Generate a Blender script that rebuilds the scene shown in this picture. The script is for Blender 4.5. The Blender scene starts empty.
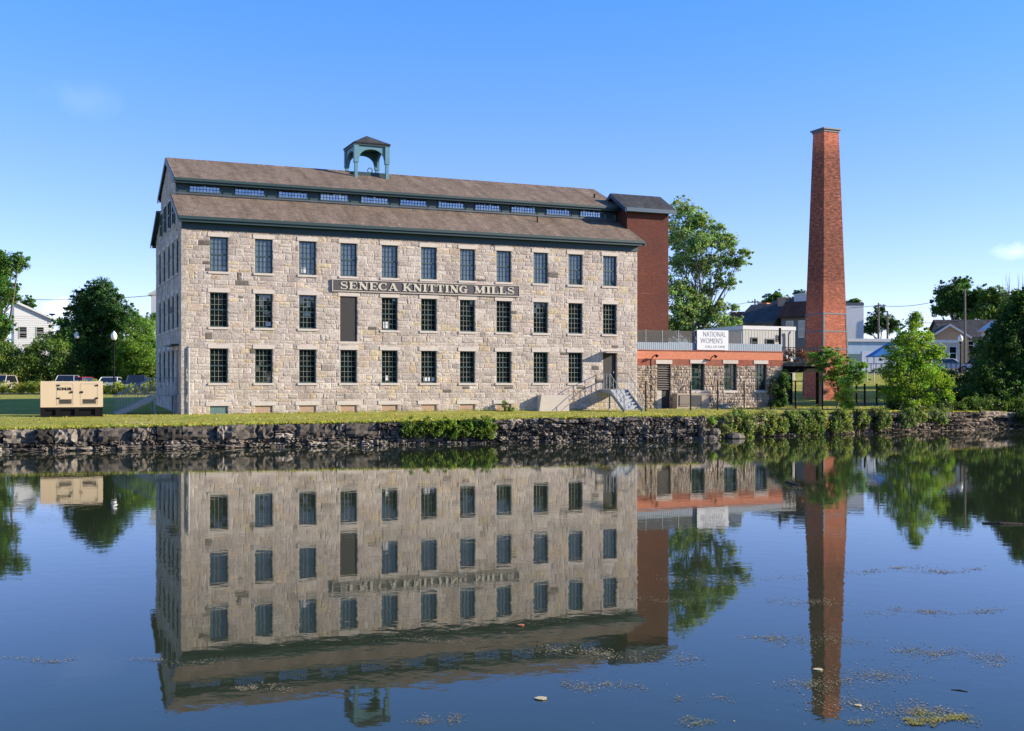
import bpy, math, random
import numpy as np
from mathutils import Matrix, Vector
random.seed(7); rng = np.random.default_rng(11)
SC = bpy.context.scene; COL = SC.collection
R = math.radians
# ------------------------------------------------------------------ frames
FOC, CAMZ, CU, HZ = 1155.0, 3.2, 512.0, 383.0      # lens in pixels, camera height above the water, image centre, horizon row
TH = R(23.2); ct, st = math.cos(TH), math.sin(TH)
AX, AY, G0 = -18.633, 65.214, 1.41                 # near left corner of the mill, ground level there
MILL = Matrix.Translation((AX, AY, 0)) @ Matrix.Rotation(TH, 4, 'Z')   # mill frame: a along the front, b into depth, z above water
WORLD = Matrix.Identity(4)
def at(u, v, Y): return Vector(((u-CU)/FOC*Y, Y, CAMZ+(HZ-v)*Y/FOC))   # a surveyed point at distance Y
def wx(u, Y): return (u-CU)/FOC*Y
def la(u, b):
    t = (u-CU)/FOC; return (t*(AY+b*ct)-AX+b*st)/(ct-t*st)
def mloc(x, y):
    dx, dy = x-AX, y-AY; return dx*ct+dy*st, -dx*st+dy*ct
def interp(x, P):
    if x <= P[0][0]: return P[0][1]
    for (x0, y0), (x1, y1) in zip(P, P[1:]):
        if x <= x1: return y0+(y1-y0)*(x-x0)/(x1-x0)
    return P[-1][1]
WALLB = [(-300,-4),(-60,-5.5),(-30,-7.2),(-9.3,-8.7),(-1.3,-9.4),(9.6,-10.2),(23,-11.4),(27.0,-11.7),(27.4,-10.9),(28.7,-10.3),(29.2,-10.6),(43.3,-8.3),(54.3,-6.8),(62,-7.5),(80,-9),(300,-9)]
WALLZ = [(-200,.9),(-9,1.0),(9.6,1.18),(23,1.31),(26.9,1.3),(27.5,.85),(28.6,.85),(29.1,1.2),(43,1.33),(54,1.15),(62,.8),(300,.6)]
def gz(a, b):
    x = AX+a*ct-b*st; y = AY+a*st+b*ct
    bw = interp(a, WALLB); zt = interp(a, WALLZ)
    t = min(1, max(0, (b-bw)/(-0.4-bw))) if bw < -.4 else 1
    z = zt+(G0-zt)*(t**.8)
    if b > -.4:
        left = interp(y, [(66,0),(92,.78),(114,.8),(165,4),(300,9),(900,12)])
        right = interp(y, [(84,.04),(89,.2),(97,1.1),(106,1.5),(116,2.2),(126,2.9),(150,3.4),(300,8),(900,12)])
        k = min(1, max(0, (x+8)/16)); z += left*(1-k)+right*k
    return z
def gzw(x, y): return gz(*mloc(x, y))
# ------------------------------------------------------------------ materials
def mat(name):
    m = bpy.data.materials.new(name); m.use_nodes = True
    nt = m.node_tree; b = nt.nodes['Principled BSDF']; return m, nt, b
def N(nt, t, **kw):
    n = nt.nodes.new(t)
    for k, v in kw.items():
        if k in n.inputs.keys(): n.inputs[k].default_value = v
        else: setattr(n, k, v)
    return n
def ramp(nt, fac, stops):
    r = nt.nodes.new('ShaderNodeValToRGB'); e = r.color_ramp.elements
    while len(e) < len(stops): e.new(.5)
    for i, (p, c) in enumerate(stops): e[i].position = p; e[i].color = (*c, 1)
    nt.links.new(fac, r.inputs[0]); return r.outputs[0]
def mixc(nt, fac, a, b, mode='MIX'):
    m = nt.nodes.new('ShaderNodeMix'); m.data_type = 'RGBA'; m.blend_type = mode
    for sock, val in ((m.inputs[0], fac), (m.inputs[6], a), (m.inputs[7], b)):
        if hasattr(val, 'links'): nt.links.new(val, sock)
        elif isinstance(val, (int, float)): sock.default_value = val
        else: sock.default_value = (*val, 1)
    return m.outputs[2]
def noise(nt, scale, detail=4, rough=.6, vec=None, dist=0):
    n = N(nt, 'ShaderNodeTexNoise', Scale=scale, Detail=detail, Roughness=rough, Distortion=dist)
    if vec is not None: nt.links.new(vec, n.inputs['Vector'])
    return n.outputs['Fac']
def objco(nt): return N(nt, 'ShaderNodeTexCoord').outputs['Object']
def bump(nt, b, h, dist, strength=1):
    n = N(nt, 'ShaderNodeBump', Distance=dist, Strength=strength); nt.links.new(h, n.inputs['Height']); nt.links.new(n.outputs[0], b.inputs['Normal'])
def plain(name, c, rough=.6, metal=0, var=.25, scale=3, spec=.5):
    m, nt, b = mat(name); co = objco(nt); n = noise(nt, scale, 5, .65, co)
    col = mixc(nt, n, tuple(x*(1-var) for x in c), tuple(min(1, x*(1+var)) for x in c))
    nt.links.new(col, b.inputs['Base Color']); b.inputs['Roughness'].default_value = rough
    b.inputs['Metallic'].default_value = metal; b.inputs['Specular IOR Level'].default_value = spec
    bump(nt, b, noise(nt, scale*6, 3, .6, co), .004, .5); return m
def attr_mat(name, rough=.9, sc=6, bd=.02, var=(.62, 1.25), spot=None, sth=.6, streak=False):
    m, nt, b = mat(name); co = objco(nt)
    a = N(nt, 'ShaderNodeAttribute', attribute_name='col')
    n1 = noise(nt, sc, 6, .7, co); k = ramp(nt, n1, [(.25, (var[0],)*3), (.75, (var[1],)*3)])
    col = mixc(nt, 1.0, a.outputs['Color'], k, 'MULTIPLY')
    n2 = noise(nt, sc*.12, 3, .6, co)
    col = mixc(nt, 1.0, col, ramp(nt, n2, [(.3, (.82, .80, .78)), (.7, (1.1, 1.1, 1.1))]), 'MULTIPLY')
    if streak:      # rain streaks and repointed patches in the stone itself
        mp = N(nt, 'ShaderNodeMapping'); mp.inputs['Scale'].default_value = (1.5, 1.5, .16); nt.links.new(co, mp.inputs[0])
        col = mixc(nt, 1.0, col, ramp(nt, noise(nt, 1.0, 5, .7, mp.outputs[0]), [(.3, (.82, .79, .75)), (.5, (1, 1, 1)), (.75, (1.08, 1.07, 1.05))]), 'MULTIPLY')
    if spot:
        n3 = noise(nt, sc*1.7, 5, .75, co)
        col = mixc(nt, ramp(nt, n3, [(sth, (0, 0, 0)), (sth+.1, (1, 1, 1))]), col, spot)
    nt.links.new(col, b.inputs['Base Color']); b.inputs['Roughness'].default_value = rough
    b.inputs['Specular IOR Level'].default_value = .25
    bump(nt, b, noise(nt, sc*2.2, 6, .7, co), bd, 1); return m
def brick_mat(name, c1, c2, mortar, stain=None, lo=.7, hi=1.2, bw=.22, bh=.075, zstain=None):
    m, nt, b = mat(name); co = objco(nt)
    s = N(nt, 'ShaderNodeSeparateXYZ'); nt.links.new(co, s.inputs[0])
    ad = N(nt, 'ShaderNodeMath', operation='ADD'); nt.links.new(s.outputs[0], ad.inputs[0]); nt.links.new(s.outputs[1], ad.inputs[1])
    cb = N(nt, 'ShaderNodeCombineXYZ'); nt.links.new(ad.outputs[0], cb.inputs[0]); nt.links.new(s.outputs[2], cb.inputs[1])
    br = N(nt, 'ShaderNodeTexBrick', Scale=1.0); br.inputs['Brick Width'].default_value = bw; br.inputs['Row Height'].default_value = bh
    br.inputs['Mortar Size'].default_value = .009; br.inputs['Color1'].default_value = (*c1, 1); br.inputs['Color2'].default_value = (*c2, 1)
    br.inputs['Mortar'].default_value = (*mortar, 1); br.inputs['Bias'].default_value = -.1
    nt.links.new(cb.outputs[0], br.inputs['Vector'])
    col = br.outputs['Color']
    # brick to brick variation, blotches and courses
    mp = N(nt, 'ShaderNodeMapping'); mp.inputs['Scale'].default_value = (2.2, 7.0, 1); nt.links.new(cb.outputs[0], mp.inputs[0])
    n1 = noise(nt, 1.6, 4, .8, mp.outputs[0])
    col = mixc(nt, 1.0, col, ramp(nt, n1, [(.3, (lo,)*3), (.7, (hi,)*3)]), 'MULTIPLY')
    n2 = noise(nt, .45, 5, .65, co)
    if stain: col = mixc(nt, ramp(nt, n2, [(.45, (0, 0, 0)), (.75, (.75, .75, .75))]), col, stain)
    if zstain:      # soot: a weathered band with its own height on the shaft
        z0, z1, z2, z3, sc_, amt = zstain
        mr = N(nt, 'ShaderNodeMapRange'); mr.inputs['From Min'].default_value = z0; mr.inputs['From Max'].default_value = z3
        nz = noise(nt, 2.5, 4, .7, co)
        adz = N(nt, 'ShaderNodeMath', operation='MULTIPLY_ADD'); nt.links.new(nz, adz.inputs[0]); adz.inputs[1].default_value = 3.0; nt.links.new(s.outputs[2], adz.inputs[2])
        nt.links.new(adz.outputs[0], mr.inputs['Value'])
        w = z3-z0; f = ramp(nt, mr.outputs[0], [(0, (.0,)*3), ((z1-z0)/w, (amt,)*3), ((z2-z0)/w, (amt,)*3), (1, (0, 0, 0))])
        f2 = mixc(nt, 1.0, f, ramp(nt, noise(nt, 1.1, 5, .75, mp.outputs[0]), [(.34, (.12,)*3), (.6, (1, 1, 1))]), 'MULTIPLY')
        col = mixc(nt, f2, col, sc_)
    nt.links.new(col, b.inputs['Base Color']); b.inputs['Roughness'].default_value = .9; b.inputs['Specular IOR Level'].default_value = .2
    bump(nt, b, br.outputs['Fac'], -.006, 1); return m
def shingle_mat(name, cs, rowh=.15, slope=.47):
    m, nt, b = mat(name); co = objco(nt)
    s = N(nt, 'ShaderNodeSeparateXYZ'); nt.links.new(co, s.inputs[0])
    cb = N(nt, 'ShaderNodeCombineXYZ'); nt.links.new(s.outputs[0], cb.inputs[0]); nt.links.new(s.outputs[1], cb.inputs[1])
    br = N(nt, 'ShaderNodeTexBrick', Scale=1.0); br.inputs['Brick Width'].default_value = .3; br.inputs['Row Height'].default_value = rowh
    br.inputs['Mortar Size'].default_value = .012; br.inputs['Color1'].default_value = (*cs[0], 1); br.inputs['Color2'].default_value = (*cs[1], 1)
    br.inputs['Mortar'].default_value = tuple(x*.35 for x in cs[0])+(1,)
    nt.links.new(cb.outputs[0], br.inputs['Vector'])
    n1 = noise(nt, 1.3, 6, .75, co); n2 = noise(nt, 7, 4, .8, co)
    col = mixc(nt, 1.0, br.outputs['Color'], ramp(nt, n1, [(.3, (.72, .72, .74)), (.7, (1.18, 1.14, 1.08))]), 'MULTIPLY')
    col = mixc(nt, 1.0, col, ramp(nt, n2, [(.3, (.6, .6, .6)), (.7, (1.35, 1.35, 1.35))]), 'MULTIPLY')
    mp = N(nt, 'ShaderNodeMapping'); mp.inputs['Scale'].default_value = (1.6, .22, .22); nt.links.new(co, mp.inputs[0])
    n3 = noise(nt, 1.0, 5, .7, mp.outputs[0])
    col = mixc(nt, 1.0, col, ramp(nt, n3, [(.35, (.7, .66, .62)), (.6, (1.06, 1.05, 1.04))]), 'MULTIPLY')
    nt.links.new(col, b.inputs['Base Color']); b.inputs['Roughness'].default_value = .92; b.inputs['Specular IOR Level'].default_value = .2
    bump(nt, b, br.outputs['Fac'], -.012, 1); return m
def glass_mat(name, base=(.012, .02, .022), ior=2.6, rough=.02):
    m, nt, b = mat(name); b.inputs['Base Color'].default_value = (*base, 1); b.inputs['Roughness'].default_value = rough
    b.inputs['IOR'].default_value = ior
    bump(nt, b, noise(nt, 1.2, 2, .5, objco(nt)), .004, 1); return m
def leaf_mat(name, trans=.42):
    m, nt, b = mat(name)
    a = N(nt, 'ShaderNodeAttribute', attribute_name='col')
    nt.links.new(a.outputs['Color'], b.inputs['Base Color']); b.inputs['Roughness'].default_value = .5; b.inputs['Specular IOR Level'].default_value = .35
    tr = N(nt, 'ShaderNodeBsdfTranslucent')
    br = mixc(nt, 1.0, a.outputs['Color'], (1.9, 1.9, .8), 'MULTIPLY'); nt.links.new(br, tr.inputs[0])
    mx = N(nt, 'ShaderNodeMixShader'); mx.inputs[0].default_value = trans
    nt.links.new(b.outputs[0], mx.inputs[1]); nt.links.new(tr.outputs[0], mx.inputs[2])
    nt.links.new(mx.outputs[0], nt.nodes['Material Output'].inputs[0]); return m
M = {}
M['stone'] = attr_mat('limestone_rubble', streak=True, sc=6.5, bd=.06, var=(.55, 1.25), spot=(.12, .10, .085), sth=.565)
M['annex_stone'] = attr_mat('annex_fieldstone', sc=6, bd=.03, var=(.55, 1.2), spot=(.12, .10, .085))
M['mortar'] = plain('mortar', (.48, .42, .35), .95, 0, .25, 4)
M['trim'] = plain('dressed_stone', (.52, .46, .40), .85, 0, .18, 5)
M['quay'] = attr_mat('dark_quay_stone', sc=4, bd=.06, var=(.4, 1.5), spot=(.045, .042, .035), sth=.58)
M['roof'] = shingle_mat('brown_shingles', ((.27, .212, .165), (.19, .152, .122)))
M['roof_dark'] = shingle_mat('dark_slate', ((.075, .08, .09), (.05, .055, .062)))
M['roof_slate'] = shingle_mat('grey_slate', ((.115, .118, .125), (.08, .083, .09)))
M['roof_red'] = shingle_mat('maroon_shingles', ((.075, .04, .036), (.055, .032, .03)))
M['green'] = plain('dark_green_paint', (.017, .044, .044), .5, 0, .15, 2)
M['green_light'] = plain('green_boarding', (.10, .17, .16), .6, 0, .2, 4)
M['sash'] = plain('sash_paint', (.035, .07, .065), .5, 0, .1, 2)
M['muntin'] = plain('muntin_paint', (.22, .24, .20), .5, 0, .1, 2)
M['muntin_dark'] = plain('muntin_paint_dark', (.022, .034, .034), .5, 0, .1, 2)
M['teal'] = plain('teal_paint', (.085, .21, .25), .6, 0, .25, 5)
M['panel'] = plain('dark_board', (.026, .0235, .0235), .7, 0, .15, 3)
M['pane'] = glass_mat('old_glass', (.008, .014, .014), 1.85)
M['pane_high'] = glass_mat('sky_toned_glass', (.085, .12, .12), 1.75)  # top row: reflected sky tone is put into the pale base colour
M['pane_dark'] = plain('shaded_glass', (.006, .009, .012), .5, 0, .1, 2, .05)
M['pane_sky'] = glass_mat('clerestory_glass', (.02, .03, .04), 3.6)
M['pane_green'] = glass_mat('green_glass', (.008, .035, .032), 1.6, .05)
M['brick_old'] = brick_mat('tower_brick', (.15, .046, .031), (.11, .035, .026), (.12, .068, .052), (.085, .033, .026), .65, 1.25)
M['brick_new'] = brick_mat('parapet_brick', (.62, .215, .125), (.55, .18, .10), (.52, .27, .18), None, .82, 1.15)
M['brick_band'] = brick_mat('band_brick', (.32, .085, .05), (.24, .06, .04), (.26, .12, .09), (.30, .15, .1), .6, 1.3)
M['brick_stack'] = brick_mat('chimney_brick', (.58, .18, .095), (.33, .10, .06), (.36, .2, .14), (.28, .09, .055), .42, 1.5, .30, .10, zstain=(8.6, 12.0, 21.6, 22.8, (.05, .028, .024), .88))
M['infill'] = brick_mat('infill_brick', (.44, .30, .21), (.41, .27, .19), (.46, .36, .27), None, .85, 1.1)
M['concrete'] = plain('concrete', (.48, .43, .37), .9, 0, .15, 3)
M['steel'] = plain('galvanised_steel', (.30, .33, .35), .5, .4, .2, 6)
M['tread'] = plain('grating_steel', (.36, .38, .40), .6, .2, .3, 9)
M['black_steel'] = plain('black_steel', (.007, .0065, .0065), .7, 0, .3, 5, .15)
M['iron_strap'] = plain('iron_strap', (.10, .105, .12), .5, .3, .2, 5)
M['cap'] = plain('metal_cap', (.08, .09, .10), .5, .3, .2, 4)
M['beige'] = plain('beige_enclosure', (.60, .47, .30), .45, 0, .05, 2)
M['white'] = plain('white_paint', (.58, .58, .57), .6, 0, .08, 3)
M['siding'] = plain('grey_siding', (.42, .415, .39), .6, 0, .1, 2)
M['offwhite'] = plain('off_white_render', (.60, .60, .60), .8, 0, .12, 1.5)
M['skyblue'] = plain('pale_blue_wall', (.38, .50, .60), .8, 0, .25, .9)
M['mural'] = plain('mural_white', (.55, .60, .65), .8, 0, .35, 1.7)
M['blue'] = plain('blue_canvas', (.015, .16, .45), .7, 0, .1, 2)
M['gold'] = plain('letter_paint', (.50, .455, .355), .6, 0, .08, 6)
M['signboard'] = plain('sign_board', (.058, .053, .058), .6, 0, .25, 3)
M['banner'] = plain('banner_vinyl', (.62, .63, .65), .5, 0, .04, 1)
M['ink'] = plain('grey_ink', (.2, .2, .22), .6, 0, .05, 1)
M['greywall'] = plain('grey_house_wall', (.13, .13, .14), .8, 0, .2, 2)
M['bark'] = attr_mat('bark', sc=5, bd=.03, var=(.6, 1.3))
M['wood'] = plain('weathered_wood', (.14, .12, .10), .85, 0, .3, 4)
M['leaf'] = leaf_mat('leaf', .42)
M['dryleaf'] = plain('dry_leaf', (.45, .16, .05), .7, 0, .3, 5)
M['paleleaf'] = plain('pale_leaf', (.55, .46, .25), .7, 0, .3, 5)
M['debris'] = attr_mat('debris', sc=8, bd=.005, var=(.7, 1.3))
M['globe'] = plain('opal_globe', (.78, .78, .76), .3, 0, .03, 2)
M['tyre'] = plain('tyre', (.02, .02, .02), .8, 0, .1, 4)
M['rim'] = plain('alloy', (.45, .45, .46), .35, .7, .1, 4)
M['carglass'] = glass_mat('car_glass', (.012, .014, .018), 1.9)
M['lens'] = glass_mat('lamp_lens', (.5, .5, .5), 1.5, .1)
def paint(name, c):
    m = plain(name, c, .3, 0, .03, 1); m.node_tree.nodes['Principled BSDF'].inputs['Coat Weight'].default_value = .6; return m
M['car_black'] = paint('black_paint', (.012, .014, .02)); M['car_red'] = paint('red_paint', (.38, .02, .02)); M['car_white'] = paint('white_car_paint', (.62, .64, .68))
M['car_silver'] = paint('silver_paint', (.35, .36, .38)); M['car_tan'] = paint('tan_paint', (.45, .40, .36)); M['car_blue'] = paint('navy_paint', (.02, .03, .07))
M['plum'] = plain('dark_plum_stems', (.06, .02, .03), .8, 0, .3, 8)
def screen_glass():
    m, nt, b = mat('screen_glass'); b.inputs['Base Color'].default_value = (.16, .15, .14, 1); b.inputs['Roughness'].default_value = .08
    tr = N(nt, 'ShaderNodeBsdfTransparent'); tr.inputs[0].default_value = (.82, .84, .84, 1)
    mx = N(nt, 'ShaderNodeMixShader'); mx.inputs[0].default_value = .45
    nt.links.new(b.outputs[0], mx.inputs[1]); nt.links.new(tr.outputs[0], mx.inputs[2]); nt.links.new(mx.outputs[0], nt.nodes['Material Output'].inputs[0]); return m
M['screen'] = screen_glass()
M['corrugated'] = plain('corrugated_sheet', (.22, .27, .32), .6, .1, .15, 3)
def lawn_mat():
    m, nt, b = mat('lawn'); co = objco(nt)
    n1 = noise(nt, .35, 5, .65, co); n2 = noise(nt, 4, 5, .75, co)
    c = ramp(nt, n1, [(.3, (.25, .275, .045)), (.52, (.36, .345, .075)), (.72, (.44, .37, .14))])
    c = mixc(nt, 1.0, c, ramp(nt, n2, [(.3, (.55, .6, .55)), (.7, (1.3, 1.28, 1.2))]), 'MULTIPLY')
    nt.links.new(c, b.inputs['Base Color']); b.inputs['Roughness'].default_value = 1; b.inputs['Specular IOR Level'].default_value = .1
    bump(nt, b, noise(nt, 9, 5, .8, co), .08, 1); return m
M['lawn'] = lawn_mat()
M['soil'] = plain('soil', (.045, .038, .028), 1, 0, .4, 3)
M['asphalt'] = plain('asphalt', (.055, .055, .058), .9, 0, .25, 2)
M['path'] = plain('concrete_path', (.50, .45, .36), .9, 0, .15, 3)
def water_mat():
    m, nt, b = mat('river_water'); co = objco(nt)
    b.inputs['Base Color'].default_value = (.026, .034, .016, 1); b.inputs['Roughness'].default_value = .022
    b.inputs['IOR'].default_value = 1.36
    n1 = noise(nt, 2.4, 3, .5, co, .3); n2 = noise(nt, .22, 2, .5, co)
    mul = N(nt, 'ShaderNodeMath', operation='MULTIPLY'); nt.links.new(n1, mul.inputs[0])
    nt.links.new(ramp(nt, n2, [(.35, (.35,)*3), (.65, (1, 1, 1))]), mul.inputs[1])
    bump(nt, b, mul.outputs[0], .0019, 1); return m
M['water'] = water_mat()
# ------------------------------------------------------------------ mesh builder
INV = {}
class B:
    def __init__(s): s.v, s.f, s.c, s.m = [], [], [], []
    def poly(s, pts, col=(1, 1, 1), mi=0):
        i = len(s.v); s.v += [tuple(p) for p in pts]; s.c += [col]*len(pts); s.f.append(tuple(range(i, i+len(pts)))); s.m.append(mi); return s
    def mesh(s, vs, fs, col=(1, 1, 1), mi=0):
        i = len(s.v); s.v += [tuple(p) for p in vs]; s.c += [col]*len(vs)
        for f in fs: s.f.append(tuple(i+k for k in f)); s.m.append(mi)
        return s
    def box(s, x0, x1, y0, y1, z0, z1, col=(1, 1, 1), mi=0):
        if x0 > x1: x0, x1 = x1, x0
        if y0 > y1: y0, y1 = y1, y0
        if z0 > z1: z0, z1 = z1, z0
        v = [(x0,y0,z0),(x1,y0,z0),(x1,y1,z0),(x0,y1,z0),(x0,y0,z1),(x1,y0,z1),(x1,y1,z1),(x0,y1,z1)]
        return s.mesh(v, [(3,2,1,0),(4,5,6,7),(0,1,5,4),(1,2,6,5),(2,3,7,6),(3,0,4,7)], col, mi)
    def prism(s, pr, ax, lo, hi, col=(1, 1, 1), mi=0):      # polygon pr extruded along axis ax
        def p(q, t):
            return (t, q[0], q[1]) if ax == 0 else (q[0], t, q[1]) if ax == 1 else (q[0], q[1], t)
        n = len(pr); v = [p(q, lo) for q in pr]+[p(q, hi) for q in pr]
        ar = sum(pr[i][0]*pr[(i+1) % n][1]-pr[(i+1) % n][0]*pr[i][1] for i in range(n))
        if ax == 1: ar = -ar
        f = [tuple(range(n-1, -1, -1)), tuple(range(n, 2*n))]+[(i, (i+1) % n, n+(i+1) % n, n+i) for i in range(n)]
        if ar < 0: f = [tuple(reversed(q)) for q in f]
        return s.mesh(v, f, col, mi)
    def tube(s, pts, rad, n=6, col=(1, 1, 1), mi=0, caps=True):
        pts = [Vector(p) for p in pts]
        if not isinstance(rad, (list, tuple)): rad = [rad]*len(pts)
        vs = []
        for i, p in enumerate(pts):
            d = (pts[min(i+1, len(pts)-1)]-pts[max(i-1, 0)]).normalized()
            up = Vector((0, 0, 1)) if abs(d.z) < .9 else Vector((1, 0, 0))
            e = d.cross(up).normalized(); g = e.cross(d)
            for k in range(n):
                t = 2*math.pi*k/n; vs.append(p+(e*math.cos(t)+g*math.sin(t))*rad[i])
        fs = [(i*n+k, i*n+(k+1) % n, (i+1)*n+(k+1) % n, (i+1)*n+k) for i in range(len(pts)-1) for k in range(n)]
        if caps: fs += [tuple(range(n-1, -1, -1)), tuple((len(pts)-1)*n+k for k in range(n))]
        return s.mesh(vs, fs, col, mi)
    def lathe(s, prof, cx, cy, n=12, col=(1, 1, 1), mi=0):
        vs = [(cx+r*math.cos(2*math.pi*k/n), cy+r*math.sin(2*math.pi*k/n), z) for r, z in prof for k in range(n)]
        fs = [(i*n+k, i*n+(k+1) % n, (i+1)*n+(k+1) % n, (i+1)*n+k) for i in range(len(prof)-1) for k in range(n)]
        fs += [tuple(range(n-1, -1, -1)), tuple((len(prof)-1)*n+k for k in range(n))]
        return s.mesh(vs, fs, col, mi)
    def build(s, name, mats, parent=None, frame=MILL, rot=None, smooth=False):
        me = bpy.data.meshes.new(name); o = bpy.data.objects.new(name, me); COL.objects.link(o)
        if not isinstance(mats, (list, tuple)): mats = [mats]
        for m in mats: me.materials.append(M[m])
        A = np.array(s.v, dtype=float); F = np.array(frame); A = A@F[:3, :3].T+F[:3, 3]
        if parent is not None:
            I = INV[parent]; INV[o] = I; o.parent = parent
        else:
            r = (TH if frame is MILL else 0) if rot is None else rot
            lo, hi = A.min(0), A.max(0)
            T = Matrix.Translation(((lo[0]+hi[0])/2, (lo[1]+hi[1])/2, lo[2])) @ Matrix.Rotation(r, 4, 'Z')
            o.matrix_world = T; I = T.inverted(); INV[o] = I
        I = np.array(I); A = A@I[:3, :3].T+I[:3, 3]
        me.from_pydata(A.tolist(), [], s.f)
        me.polygons.foreach_set('material_index', s.m)
        at_ = me.color_attributes.new('col', 'FLOAT_COLOR', 'POINT')
        cc = np.ones((len(s.v), 4)); cc[:, :3] = np.array(s.c); at_.data.foreach_set('color', cc.ravel())
        if smooth: me.polygons.foreach_set('use_smooth', [True]*len(s.f))
        me.update(); return o
def tag(o, label=None, cat=None, group=None, kind=None):
    if label: o['label'] = label
    if cat: o['category'] = cat
    if group: o['group'] = group
    if kind: o['kind'] = kind
    return o
def thing(name, label, cat, p, rot=TH, frame=MILL, group=None):
    o = bpy.data.objects.new(name, None); COL.objects.link(o); o.empty_display_size = .5
    w = frame @ Vector(p); T = Matrix.Translation(w) @ Matrix.Rotation(rot, 4, 'Z'); o.matrix_world = T; INV[o] = T.inverted()
    return tag(o, label, cat, group)
def quadleaves(name, P, Nn, L, cols, parent, mats='leaf', asp=.68, label=None):
    """one mesh of small leaf faces: P points, Nn facing, L lengths (world coordinates)"""
    n = len(P); r = rng.normal(size=(n, 3)); u = np.cross(Nn, r); u /= np.linalg.norm(u, axis=1)[:, None]+1e-9
    v = np.cross(Nn, u); L = np.asarray(L)[:, None]
    fold = Nn*L*.12
    V = np.stack([P+u*L*.5, P+v*L*asp*.5+fold, P-u*L*.5, P-v*L*asp*.5+fold], 1).reshape(-1, 3)
    if parent is not None: I = np.array(INV[parent]); V = V@I[:3, :3].T+I[:3, 3]
    me = bpy.data.meshes.new(name); me.vertices.add(4*n); me.vertices.foreach_set('co', V.astype(np.float32).ravel())
    me.loops.add(4*n); me.loops.foreach_set('vertex_index', np.arange(4*n, dtype=np.int32))
    me.polygons.add(n); me.polygons.foreach_set('loop_start', np.arange(0, 4*n, 4, dtype=np.int32))
    me.update(calc_edges=True); me.materials.append(M[mats])
    at_ = me.color_attributes.new('col', 'FLOAT_COLOR', 'POINT'); c4 = np.ones((n, 4)); c4[:, :3] = np.clip(cols, 0, 1)
    at_.data.foreach_set('color', np.repeat(c4, 4, 0).ravel().astype(np.float32))
    o = bpy.data.objects.new(name, me); COL.objects.link(o)
    if parent is not None: o.parent = parent; INV[o] = INV[parent]
    return o
def clusterleaves(C, rc, nl, base, out, L, flat=.75, var=.25, cvar=.2):
    """leaf points for cluster centres C; base = leaf albedo, out = centre of the crown for facing"""
    n = len(C); idx = np.repeat(np.arange(n), nl)
    d = rng.normal(size=(n*nl, 3)); d /= np.linalg.norm(d, axis=1)[:, None]
    rr = rng.random(n*nl)**.55; off = d*rr[:, None]*np.asarray(rc)[idx][:, None]; off[:, 2] *= flat
    P = C[idx]+off
    o = P-out[idx] if np.ndim(out) == 2 else P-out
    o = o/(np.linalg.norm(o, axis=1)[:, None]+1e-9)
    nn = rng.normal(size=P.shape)*.75+o*.7+np.array([.35, -.1, .6]); nn /= np.linalg.norm(nn, axis=1)[:, None]
    cc = np.array(base)*(1+cvar*rng.normal(size=(n, 1)))[idx]*(1+var*rng.normal(size=(n*nl, 1)))
    cc = np.clip(cc*np.stack([1+.15*rng.normal(size=n), np.ones(n), 1+.1*rng.normal(size=n)], 1)[idx], .004, .6)
    return P, nn, L*(.7+.6*rng.random(n*nl)), cc
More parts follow.
